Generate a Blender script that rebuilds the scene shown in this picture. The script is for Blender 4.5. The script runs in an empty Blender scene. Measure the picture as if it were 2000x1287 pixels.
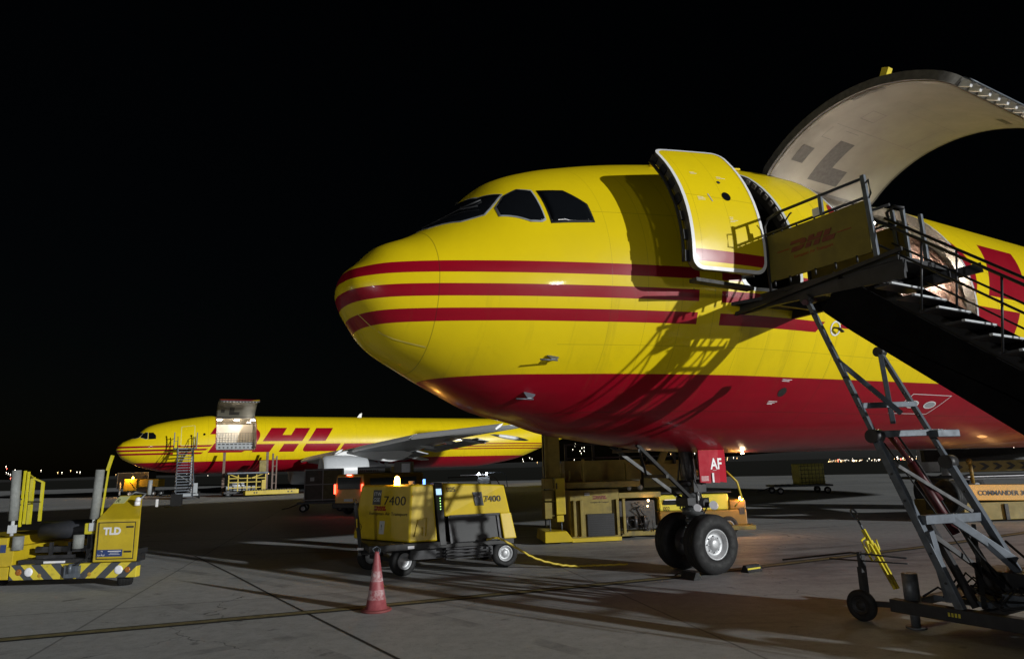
import bpy, bmesh, math, random
from mathutils import Vector, Matrix
R_ = math.radians
random.seed(7)
S = bpy.context.scene
COL = S.collection

# ---------------------------------------------------------------- camera
PITCH, ROLL, HC, FPX = R_(11.635), R_(1.621), 1.935, 1302.5
cam_d = bpy.data.cameras.new("camera")
cam_d.sensor_width = 36.0
cam_d.lens = FPX / 2000 * 36
cam_d.clip_end = 6000
cam = bpy.data.objects.new("camera", cam_d)
COL.objects.link(cam)
fwd = Vector((0, math.cos(PITCH), math.sin(PITCH)))
up0 = Vector((0, -math.sin(PITCH), math.cos(PITCH)))
rt0 = Vector((1, 0, 0))
rt = rt0 * math.cos(ROLL) - up0 * math.sin(ROLL)
up = rt0 * math.sin(ROLL) + up0 * math.cos(ROLL)
cam.matrix_world = Matrix(((rt.x, up.x, -fwd.x, 0), (rt.y, up.y, -fwd.y, 0), (rt.z, up.z, -fwd.z, HC), (0, 0, 0, 1)))
S.camera = cam

# ---------------------------------------------------------------- world, lights, exposure
NYAW = R_(30.188)
AX = Vector((math.cos(NYAW), math.sin(NYAW), 0))
PT = Vector((math.sin(NYAW), -math.cos(NYAW), 0))
SUN_DIR = (AX * 0.38 + PT * 0.90 + Vector((0, 0, 0.155))).normalized()   # towards the apron floodlights
world = bpy.data.worlds.new("World")
S.world = world
world.use_nodes = True
wn = world.node_tree
bg = wn.nodes["Background"]
sky = wn.nodes.new("ShaderNodeTexSky")
sky.sky_type = 'NISHITA'
sky.sun_disc = False
sky.sun_elevation = math.asin(SUN_DIR.z)
sky.sun_rotation = math.atan2(SUN_DIR.x, SUN_DIR.y)
wn.links.new(sky.outputs[0], bg.inputs[0])
bg.inputs[1].default_value = 0.00035
S.view_settings.view_transform = 'Standard'
S.view_settings.look = 'None'
S.view_settings.exposure = 0.0
S.view_settings.gamma = 1.0


def lamp(name, kind, loc, energy, color=(1, 1, 1), size=1.0, target=None, **kw):
    d = bpy.data.lights.new(name, kind)
    d.energy = energy
    d.color = color
    if kind == 'SUN':
        d.angle = size
    elif kind == 'AREA':
        d.size = size
    else:
        d.shadow_soft_size = size
    o = bpy.data.objects.new(name, d)
    COL.objects.link(o)
    o.location = loc
    if target is not None:
        o.rotation_euler = (Vector(loc) - Vector(target)).to_track_quat('Z', 'Y').to_euler()
    return o


lamp("floodlight_key", 'SUN', SUN_DIR * 50, 3.15, (0.98, 1.0, 0.98), R_(0.6), target=(0, 0, 0))
lamp("floodlight_mast_lamp", 'AREA', (34, -62, 11), 3800, (1.0, 0.98, 0.95), 3.0, target=(2, 14, 3))
lamp("floodlight_mast_lamp", 'AREA', (-52, -42, 7), 3200, (0.97, 0.99, 1.0), 3.0, target=(0, 14, 3))
lamp("floodlight_mast_lamp", 'AREA', (-85, 6, 9), 1100, (1.0, 0.96, 0.88), 3.0, target=(-5, 30, 2))

# ---------------------------------------------------------------- node helpers
class V:
    nt = None
    def __init__(s, o): s.o = o
    def _m(s, op, b=None, c=None, clamp=False):
        n = V.nt.nodes.new("ShaderNodeMath"); n.operation = op; n.use_clamp = clamp
        for i, v in enumerate((s, b, c)):
            if v is None: continue
            if isinstance(v, V): V.nt.links.new(v.o, n.inputs[i])
            else: n.inputs[i].default_value = v
        return V(n.outputs[0])
    def __add__(s, b): return s._m('ADD', b)
    def __sub__(s, b): return s._m('SUBTRACT', b)
    def __mul__(s, b): return s._m('MULTIPLY', b)
    def gt(s, b): return s._m('GREATER_THAN', b)
    def lt(s, b): return s._m('LESS_THAN', b)
    def mx(s, b): return s._m('MAXIMUM', b)
    def mn(s, b): return s._m('MINIMUM', b)
    def ab(s): return s._m('ABSOLUTE')
    def frac(s): return s._m('FRACT')
    def inv(s): return V_const(1.0) - s
    def bet(s, a, b): return s.gt(a) * s.lt(b)


def V_const(x):
    n = V.nt.nodes.new("ShaderNodeValue"); n.outputs[0].default_value = x
    return V(n.outputs[0])


def V_vec(a, b):
    cb = V.nt.nodes.new("ShaderNodeCombineXYZ"); V.nt.links.new(a.o, cb.inputs[0]); V.nt.links.new(b.o, cb.inputs[1])
    w = V.nt.nodes.new("ShaderNodeTexWhiteNoise"); V.nt.links.new(cb.outputs[0], w.inputs['Vector'])
    return V(w.outputs['Value'])


def new_mat(name):
    m = bpy.data.materials.new(name); m.use_nodes = True
    V.nt = m.node_tree
    return m, m.node_tree, m.node_tree.nodes["Principled BSDF"]


def coords(kind='Object'):
    tc = V.nt.nodes.new("ShaderNodeTexCoord")
    sp = V.nt.nodes.new("ShaderNodeSeparateXYZ")
    V.nt.links.new(tc.outputs[kind], sp.inputs[0])
    return tc.outputs[kind], V(sp.outputs[0]), V(sp.outputs[1]), V(sp.outputs[2])


def noise(vec, scale, detail=4, rough=0.6, stretch=None):
    if stretch:
        mp = V.nt.nodes.new("ShaderNodeMapping"); mp.inputs['Scale'].default_value = stretch
        V.nt.links.new(vec, mp.inputs[0]); vec = mp.outputs[0]
    n = V.nt.nodes.new("ShaderNodeTexNoise")
    n.inputs['Scale'].default_value = scale; n.inputs['Detail'].default_value = detail; n.inputs['Roughness'].default_value = rough
    V.nt.links.new(vec, n.inputs['Vector'])
    return V(n.outputs['Fac'])


def ramp(f, lo, hi, a=0.0, b=1.0):
    n = V.nt.nodes.new("ShaderNodeMapRange")
    V.nt.links.new(f.o, n.inputs[0])
    for i, v in zip((1, 2, 3, 4), (lo, hi, a, b)): n.inputs[i].default_value = v
    return V(n.outputs[0])


def mix(f, a, b):
    n = V.nt.nodes.new("ShaderNodeMix"); n.data_type = 'RGBA'
    if isinstance(f, V): V.nt.links.new(f.o, n.inputs[0])
    else: n.inputs[0].default_value = f
    for i, c in ((6, a), (7, b)):
        if isinstance(c, (tuple, list)): n.inputs[i].default_value = (*c, 1)
        else: V.nt.links.new(c, n.inputs[i])
    return n.outputs[2]


def bump(b, f, strength=0.3, dist=0.01):
    n = V.nt.nodes.new("ShaderNodeBump"); n.inputs['Strength'].default_value = strength; n.inputs['Distance'].default_value = dist
    V.nt.links.new(f.o, n.inputs['Height']); V.nt.links.new(n.outputs[0], b.inputs['Normal'])


MATS = {}


def simple(name, col, rough=0.5, metal=0.0, var=0.25, scale=6.0, coat=0.0, bumps=0.0, dirt=0.0, spec=0.5):
    """painted / metal / rubber surface with uneven tone, grime and gloss"""
    if name in MATS: return MATS[name]
    m, nt, b = new_mat(name)
    vec, x, y, z = coords()
    n = noise(vec, scale, 6)
    dark = tuple(c * (1 - var) for c in col)
    c = mix(ramp(n, 0.3, 0.7), dark, col)
    if dirt:
        n2 = noise(vec, scale * 0.4, 8, 0.7)
        c = mix(ramp(n2, 0.52, 0.72, 0, dirt), c, (0.035, 0.03, 0.025))
    nt.links.new(c, b.inputs['Base Color'])
    b.inputs['Metallic'].default_value = metal
    nt.links.new(ramp(n, 0.3, 0.7, rough * 1.15, rough * 0.85).o, b.inputs['Roughness'])
    b.inputs['Coat Weight'].default_value = coat
    b.inputs['Specular IOR Level'].default_value = spec
    if bumps: bump(b, noise(vec, scale * 8, 3), bumps, 0.01)
    MATS[name] = m
    return m


def emit(name, col, strength):
    if name in MATS: return MATS[name]
    m, nt, b = new_mat(name)
    b.inputs['Base Color'].default_value = (*col, 1)
    b.inputs['Emission Color'].default_value = (*col, 1)
    b.inputs['Emission Strength'].default_value = strength
    MATS[name] = m
    return m


YEL = (0.80, 0.60, 0.006)
RED = (0.31, 0.003, 0.015)
M_yellow = simple('yellow_paint', (0.56, 0.41, 0.015), 0.42, var=0.22, scale=3, dirt=0.5)
M_gpu = simple('unit_yellow_paint', (0.60, 0.43, 0.014), 0.4, var=0.18, scale=3, dirt=0.3)
M_shyel = simple('grimy_shaded_yellow', (0.25, 0.185, 0.025), 0.55, var=0.35, scale=4, dirt=0.7)  # yellow darkened to carry the shade under the near aircraft, plus grime
M_steel = simple('galvanised_steel', (0.125, 0.145, 0.175), 0.5, metal=0.3, var=0.4, scale=9, dirt=0.4)
M_dsteel = simple('dark_steel', (0.04, 0.04, 0.044), 0.5, metal=0.4, var=0.4, scale=7, dirt=0.4)
M_white = simple('white_paint', (0.75, 0.75, 0.76), 0.4, var=0.08)
M_grey = simple('grey_paint', (0.32, 0.34, 0.36), 0.45, var=0.2)
M_lgrey = simple('light_grey_paint', (0.55, 0.57, 0.6), 0.35, var=0.1)
M_black = simple('black_paint', (0.008, 0.008, 0.009), 0.5, var=0.3)
M_rubber = simple('rubber', (0.010, 0.010, 0.011), 0.75, var=0.4, scale=12, bumps=0.2)
M_rim = simple('wheel_rim_paint', (0.5, 0.51, 0.53), 0.4, metal=0.3, var=0.25, scale=14, dirt=0.4)
M_glass = simple('dark_glass', (0.006, 0.007, 0.009), 0.06, var=0.1, coat=0.6)
M_tarp = simple('black_tarpaulin', (0.005, 0.005, 0.006), 0.95, spec=.1, var=0.4, scale=3, bumps=0.3)
M_redp = simple('red_paint', RED, 0.35, var=0.12)
M_ram = simple('red_primer', (0.07, 0.008, 0.012), 0.5, var=0.3)
M_navy = simple('navy_sticker', (0.02, 0.045, 0.16), 0.4, var=0.1)
M_ink = simple('black_lettering', (0.02, 0.018, 0.016), 0.5, var=0.1)
M_jamb = simple('door_jamb_primer', (0.16, 0.15, 0.13), 0.5, metal=0.3, var=0.5, scale=10, dirt=0.5)
M_innerskin = simple('door_inner_panel', (0.115, 0.108, 0.085), 0.5, var=0.2, scale=2)
M_liner = simple('cargo_liner', (0.62, 0.56, 0.46), 0.45, var=0.15, scale=2)
M_floor = simple('cargo_floor', (0.25, 0.25, 0.25), 0.4, metal=0.5, var=0.3)
M_dark = simple('dark_recess', (0.03, 0.028, 0.025), 0.6, var=0.5, scale=14)
M_refl = simple('reflector_white', (0.8, 0.8, 0.85), 0.3, var=0.05)
M_container = simple('dull_aluminium_sheet', (0.10, 0.095, 0.085), 0.5, metal=0.35, var=0.35, scale=5, dirt=0.4)
M_cable = simple('yellow_cable', (0.62, 0.46, 0.04), 0.5, var=0.3, scale=20)
E_amber = emit('amber_lamp', (1.0, 0.45, 0.06), 60)
E_white = emit('white_lamp', (1.0, 0.93, 0.8), 40)
E_red = emit('red_lamp', (1.0, 0.08, 0.04), 7)
E_blue = emit('blue_lamp', (0.1, 0.25, 1.0), 5)

# ---------------------------------------------------------------- livery
STR = [(4.59, 4.76), (4.26, 4.43), (3.93, 4.10)]


def livery():
    m, nt, b = new_mat('aircraft_livery')
    vec, x, y, z = coords()
    zz = z - ((x - 7.0).mx(0.0) * 0.012).mn(0.05)
    m_red = zz.lt(3.235)
    u = x - (z - 5.1) * 0.63
    zs = z - ((x - 7.0).mx(0.0) * 0.02).mn(0.03)
    stripes = V_const(0.0)
    for a, c in STR: stripes = stripes.mx(zs.bet(a, c))
    lim = (x - z * 1.15).lt(2.62)
    gap = x.bet(4.80, 5.18).inv()
    m_red = m_red.mx(stripes * lim * gap)
    tail = V_const(0.0)
    for a, c in ((4.60, 4.72), (4.33, 4.45), (4.05, 4.17)): tail = tail.mx(z.bet(a, c))
    m_red = m_red.mx(tail * u.gt(27.0) * u.lt(46)).mx(u.bet(20.85, 24.5) * z.bet(4.04, 4.82) * y.lt(0.0))
    side = y.lt(0.0)
    usd = u
    def rect(u0, u1, z0, z1): return usd.bet(u0, u1) * z.bet(z0, z1)
    H = (rect(12.62, 16.42, 5.08, 6.42) * (rect(14.12, 14.95, 5.7, 6.6).inv())).mx(rect(12.3, 13.97, 4.04, 4.82)).mx(rect(14.84, 16.28, 4.04, 4.82))
    Ll = rect(17.0, 20.5, 4.04, 4.82)
    du = (usd * -1.0 + 17.42).mx(0.0); dz = (z * -1.0 + 4.46).mx(0.0)
    Ll = Ll * ((du * du + dz * dz).lt(0.42 * 0.42))
    L = rect(17.02, 18.74, 5.08, 6.42).mx(Ll)
    zd = z - 5.75
    smax = (zd.mx(0.0) * zd.mx(0.0) * -0.95) + (zd.mn(0.0) * zd.mn(0.0) * -0.56) + 12.38
    inside = x.lt(smax)
    D = (usd.gt(7.42) * z.bet(5.78, 6.42)).mx(usd.gt(8.38) * z.bet(4.04, 4.90)).mx(usd.gt(10.6) * z.bet(4.88, 5.8)) * inside
    m_red = m_red.mx((H.mx(L).mx(D)) * side)
    n = noise(vec, 1.3, 6)
    st = noise(vec, 2.0, 5, 0.6, (0.5, 0.5, 5))
    yel = mix(ramp(n, 0.3, 0.75), tuple(c * .90 for c in YEL), YEL)
    red = mix(ramp(st, 0.3, 0.75), tuple(c * .82 for c in RED), RED)
    c = mix(m_red, yel, red)
    # skin joints
    jl = V_const(0.0)
    for s in (1.16, 9.3 - 1.6, 12.9, 17.0, 22.0, 27.0, 32.0, 37.0): jl = jl.mx((x - s).ab().lt(0.006))
    yl = (z - 5.02).ab().lt(0.004) * x.bet(12.3, 40)
    lp = (z - 2.72).ab().lt(0.005) * x.bet(3.0, 40)
    jl = jl.mx(yl).mx(lp)
    c = mix(jl * 0.45, c, (0.03, 0.02, 0.01))
    fr = ((x * (1 / .533)).frac() - .5).ab().lt(.008) * x.gt(3.2)
    ph = V_const(0.0)
    for zl in (6.9, 5.6, 3.62, 2.45): ph = ph.mx((z - zl).ab().lt(.005) * x.gt(2.8))
    rivets = (fr.mx(ph)) * ((z * 28.0).frac().gt(.45)) * ((x * 28.0).frac().gt(.2))
    rv = rivets
    c = mix((fr * .16).mx(rivets * .34).mx(ph * .24), c, (0.05, 0.035, 0.01))
    drip = noise(vec, 1.0, 6, .65, (5.5, 1, .35))
    c = mix(ramp(drip, .56, .74, 0, .20) * z.lt(4.4), c, (0.10, 0.06, 0.02))
    grime = noise(vec, 0.8, 7, 0.7, (1.0, 1.0, 0.25))
    c = mix(ramp(grime, 0.55, 0.8, 0, 0.22) * z.lt(3.6), c, (0.05, 0.03, 0.02))
    nt.links.new(c, b.inputs['Base Color'])
    nt.links.new(ramp(n, 0.3, 0.7, 0.36, 0.28).o, b.inputs['Roughness'])
    b.inputs['Coat Weight'].default_value = 0.2
    b.inputs['Coat Roughness'].default_value = 0.06
    b.inputs['Specular IOR Level'].default_value = 0.3
    bump(b, noise(vec, 1.1, 3) + rv * 0.06, 0.16, 0.04)
    return m


M_livery = livery()


def hazard(name, dx):
    """yellow and dark diagonal bars, leaning outward both sides of dx"""
    m, nt, b = new_mat(name)
    vec, x, y, z = coords()
    t = ((x - dx).ab() - z) * (1 / 0.36)
    s = t.frac().gt(0.52)
    n = noise(vec, 9, 6)
    c = mix(s, (0.62, 0.50, 0.04), (0.055, 0.06, 0.07))
    c = mix(ramp(n, 0.55, 0.75, 0, .5), c, (0.06, 0.05, 0.04))
    nt.links.new(c, b.inputs['Base Color']); b.inputs['Roughness'].default_value = 0.5
    return m


# ---------------------------------------------------------------- mesh helpers
SPLIT = {'hydraulic_ram', 'pivot', 'guard_post', 'taxi_lamp', 'gate_post', 'pitot_probe', 'reflector', 'cap', 'hold_lamp', 'latch_hook', 'padded_post', 'rod', 'mast',
         'arm_and_shade_bar', 'control_knob', 'round_label', 'status_light', 'vertical_rib', 'mast_segment', 'roller', 'flap', 'slat', 'base_bracket', 'striker_plate', 'hinge_fitting', 'side_window', 'axle', 'hatch_gap', 'bolt_head', 'work_lamp'}


class MB:
    def __init__(s): s.bm = bmesh.new()
    def hexa(s, P):
        v = [s.bm.verts.new(p) for p in P]
        for f in ((0, 3, 2, 1), (4, 5, 6, 7), (0, 1, 5, 4), (1, 2, 6, 5), (2, 3, 7, 6), (3, 0, 4, 7)):
            s.bm.faces.new([v[i] for i in f])
        return s
    def box(s, x0, x1, y0, y1, z0, z1):
        x0, x1 = min(x0, x1), max(x0, x1); y0, y1 = min(y0, y1), max(y0, y1); z0, z1 = min(z0, z1), max(z0, z1)
        return s.hexa([(x0, y0, z0), (x1, y0, z0), (x1, y1, z0), (x0, y1, z0), (x0, y0, z1), (x1, y0, z1), (x1, y1, z1), (x0, y1, z1)])
    def beam(s, a, b, w, h=None, upv=(0, 0, 1)):
        a, b = Vector(a), Vector(b); h = h or w
        d = (b - a).normalized(); u = Vector(upv)
        if abs(d.dot(u)) > .98: u = Vector((1, 0, 0))
        sd = d.cross(u).normalized() * w / 2; uu = sd.cross(d).normalized() * h / 2
        return s.hexa([a - sd - uu, a + sd - uu, b + sd - uu, b - sd - uu, a - sd + uu, a + sd + uu, b + sd + uu, b - sd + uu])
    def cyl(s, a, b, r, n=16, r2=None, caps=True):
        a, b = Vector(a), Vector(b); r2 = r if r2 is None else r2
        d = (b - a).normalized(); u = Vector((0, 0, 1)) if abs(d.z) < .9 else Vector((1, 0, 0))
        p = d.cross(u).normalized(); q = d.cross(p)
        A, B = [], []
        for i in range(n):
            t = 2 * math.pi * i / n; e = p * math.cos(t) + q * math.sin(t)
            A.append(s.bm.verts.new(a + e * r)); B.append(s.bm.verts.new(b + e * r2))
        for i in range(n): s.bm.faces.new((A[i], A[(i + 1) % n], B[(i + 1) % n], B[i])).smooth = True
        if caps: s.bm.faces.new(A[::-1]); s.bm.faces.new(B)
        return s
    def tube(s, pts, r, n=8):
        pts = [Vector(p) for p in pts]; rings = []
        for i, p in enumerate(pts):
            d = (pts[min(i + 1, len(pts) - 1)] - pts[max(i - 1, 0)]).normalized()
            u = Vector((0, 0, 1)) if abs(d.z) < .95 else Vector((1, 0, 0))
            a = d.cross(u).normalized(); b = d.cross(a)
            rings.append([s.bm.verts.new(p + (a * math.cos(2 * math.pi * k / n) + b * math.sin(2 * math.pi * k / n)) * r) for k in range(n)])
        for A, B in zip(rings, rings[1:]):
            for k in range(n): s.bm.faces.new((A[k], A[(k + 1) % n], B[(k + 1) % n], B[k])).smooth = True
        s.bm.faces.new(rings[0][::-1]); s.bm.faces.new(rings[-1])
        return s
    def prism(s, pts, vec):
        v = Vector(vec)
        A = [s.bm.verts.new(p) for p in pts]; B = [s.bm.verts.new(Vector(p) + v) for p in pts]; n = len(pts)
        s.bm.faces.new(A[::-1]); s.bm.faces.new(B)
        for i in range(n): s.bm.faces.new((A[i], A[(i + 1) % n], B[(i + 1) % n], B[i]))
        return s
    def lathe(s, c, axis, prof, n=32):
        """prof = [(along, radius)] round the axis through c"""
        c = Vector(c); d = Vector(axis).normalized(); u = Vector((0, 0, 1)) if abs(d.z) < .9 else Vector((1, 0, 0))
        p = d.cross(u).normalized(); q = d.cross(p); rings = []
        for a, r in prof:
            rings.append([s.bm.verts.new(c + d * a + (p * math.cos(2 * math.pi * k / n) + q * math.sin(2 * math.pi * k / n)) * max(r, 1e-4)) for k in range(n)])
        for A, B in zip(rings, rings[1:]):
            for k in range(n): s.bm.faces.new((A[k], A[(k + 1) % n], B[(k + 1) % n], B[k])).smooth = True
        return s
    def sphere(s, c, r, n=12, sc=(1, 1, 1)):
        ret = bmesh.ops.create_uvsphere(s.bm, u_segments=n, v_segments=max(6, n // 2), radius=r)
        for v in ret['verts']: v.co = Vector((v.co.x * sc[0], v.co.y * sc[1], v.co.z * sc[2])) + Vector(c)
        for v in ret['verts']:
            for f in v.link_faces: f.smooth = True
        return s
    def build(s, name, mat, parent=None, bevel=0, label=None, smooth=False):
        bmesh.ops.recalc_face_normals(s.bm, faces=s.bm.faces[:])
        if name in SPLIT:
            todo = set(s.bm.faces); parts = []
            while todo:
                st = [todo.pop()]; isl = set(st)
                while st:
                    for v in st.pop().verts:
                        for f in v.link_faces:
                            if f in todo: todo.discard(f); isl.add(f); st.append(f)
                parts.append([[(v.co.copy()) for v in f.verts] + [f.smooth] for f in isl])
            if len(parts) > 1:
                s.bm.free(); out = []
                for P_ in parts:
                    b = bmesh.new(); vm = {}
                    for f in P_:
                        vs_ = []
                        for c in f[:-1]:
                            k = tuple(round(q, 6) for q in c)
                            if k not in vm: vm[k] = b.verts.new(c)
                            vs_.append(vm[k])
                        if len(set(vs_)) > 2:
                            try: b.faces.new(vs_).smooth = f[-1]
                            except ValueError: pass
                    bmesh.ops.recalc_face_normals(b, faces=b.faces[:])
                    me = bpy.data.meshes.new(name); b.to_mesh(me); b.free()
                    out.append(place(name, me, mat, parent, bevel, label))
                return out[0]
        me = bpy.data.meshes.new(name); s.bm.to_mesh(me); s.bm.free()
        if smooth:
            for p in me.polygons: p.use_smooth = True
        return place(name, me, mat, parent, bevel, label)


def place(name, me, mat, parent=None, bevel=0, label=None):
    o = bpy.data.objects.new(name, me); COL.objects.link(o)
    if mat: me.materials.append(mat)
    if parent: o.parent = parent
    if bevel:
        b = o.modifiers.new('bevel', 'BEVEL'); b.width = bevel; b.segments = 2; b.limit_method = 'ANGLE'; b.angle_limit = R_(40)
    if label: o['label'] = label
    return o


def thing(name, label, cat, loc=(0, 0, 0), rz=0, group=None):
    o = bpy.data.objects.new(name, None); COL.objects.link(o)
    o.location = loc; o.rotation_euler = (0, 0, rz); o.empty_display_size = 0.2
    return tag(o, label, cat, group)


def tag(o, label=None, cat=None, group=None, kind=None):
    if label: o['label'] = label
    if cat: o['category'] = cat
    if group: o['group'] = group
    if kind: o['kind'] = kind
    return o


def text(name, body, size, mat, parent, origin, right, upv, depth=0.004, align='LEFT', bold=0.0, label=None, sx=1.0, shear=0.0):
    """raised lettering; origin = baseline start, right/upv = directions in the parent's frame"""
    cu = bpy.data.curves.new(name, 'FONT'); cu.body = body; cu.size = size; cu.extrude = depth / 2; cu.align_x = align; cu.offset = bold
    cu.shear = shear; cu.resolution_u = 3
    tmp = bpy.data.objects.new(name + '_src', cu); COL.objects.link(tmp)
    dg = bpy.context.evaluated_depsgraph_get()
    me = bpy.data.meshes.new_from_object(tmp.evaluated_get(dg))
    bpy.data.objects.remove(tmp); bpy.data.curves.remove(cu)
    r = Vector(right).normalized(); u = Vector(upv); u = (u - r * u.dot(r)).normalized(); n = r.cross(u)
    o0 = Vector(origin)
    for v in me.vertices:
        v.co = o0 + r * v.co.x * sx + u * v.co.y + n * (v.co.z + depth / 2 + .001)
    me.name = name; me.materials.clear()
    return place(name, me, mat, parent, label=label)


# letter blocks of the red D H L word mark in (u, v), cap height 1, width about 4.2
def logo_polys():
    H_ = 1.0
    def sh(p): return [(x + .55 * y, y) for x, y in p]
    arc = [(1.28 + .34 * math.sin(t), .62 + .38 * math.cos(t)) for t in [k * math.pi / 8 for k in range(0, 9)]]
    P = []
    P.append([(0, .70), (.15, 1.0)] + [(1.35, 1.0), (1.62, .93), (1.72, .78), (1.66, .60), (1.55, .5), (.98, .5), (1.08, .70)])
    P.append([(.0, 0.0), (.22, .42), (1.5, .42), (1.36, .2), (1.12, .05), (.9, 0)])
    P.append(sh([(1.45, .5), (1.45, 1), (2.0, 1), (2.0, .74), (2.3, .74), (2.3, 1), (2.85, 1), (2.85, .5)]))
    P.append(sh([(1.45, 0), (1.45, .42), (2.0, .42), (2.0, 0)])); P.append(sh([(2.3, 0), (2.3, .42), (2.85, .42), (2.85, 0)]))
    P.append(sh([(3.05, .5), (3.05, 1), (3.65, 1), (3.65, .5)]))
    P.append(sh([(3.12, .42), (3.05, .2), (3.2, 0), (4.3, 0), (4.3, .42)]))
    return P


def logo(name, size, mat, parent, origin, right, upv, depth=0.004):
    r = Vector(right).normalized(); u = Vector(upv); u = (u - r * u.dot(r)).normalized(); n = r.cross(u); o0 = Vector(origin)
    mb = MB()
    for poly in logo_polys():
        mb.prism([o0 + r * x * size + u * y * size + n * .002 for x, y in poly], n * depth)
    return mb.build(name, mat, parent)


def wheel(parent, c, axis, R, w, rim_r, rimmat=M_rim, name='wheel', hub=True):
    """tyre with rounded shoulders, dished rim, bolts"""
    c = Vector(c); ax = Vector(axis).normalized(); h = w / 2
    t = MB().lathe(c, ax, [(-h * .55, rim_r), (-h * .9, rim_r * 1.08), (-h, rim_r + (R - rim_r) * .5), (-h * .86, R * .95), (-h * .6, R * .99), (-h * .42, R), (-h * .38, R * .985), (-h * .34, R), (-.02 * w, R), (0, R * .985), (.02 * w, R),
                            (h * .34, R), (h * .38, R * .985), (h * .42, R), (h * .6, R * .99), (h * .86, R * .95), (h, rim_r + (R - rim_r) * .5), (h * .9, rim_r * 1.08), (h * .55, rim_r)], 40).build('tyre', M_rubber, None)
    wh = t; wh.name = name; wh.parent = parent
    r = MB().lathe(c, ax, [(-h * .5, 0), (-h * .5, rim_r), (h * .62, rim_r), (h * .86, rim_r * 1.03), (h * .84, rim_r * .94), (h * .5, rim_r * .84), (h * .38, rim_r * .6), (h * .55, rim_r * .45), (h * .7, rim_r * .38), (h * .75, rim_r * .18), (h * .75, 0)], 32)
    u = Vector((0, 0, 1)); p = ax.cross(u).normalized()
    for k in range(8):
        a = 2 * math.pi * k / 8; e = p * math.cos(a) + u * math.sin(a)
        q = c + e * rim_r * .55 + ax * h * .45
        r.cyl(q, q + ax * h * .14, rim_r * .05, 6)
    r.build('rim', rimmat, wh)
    return wh


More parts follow.
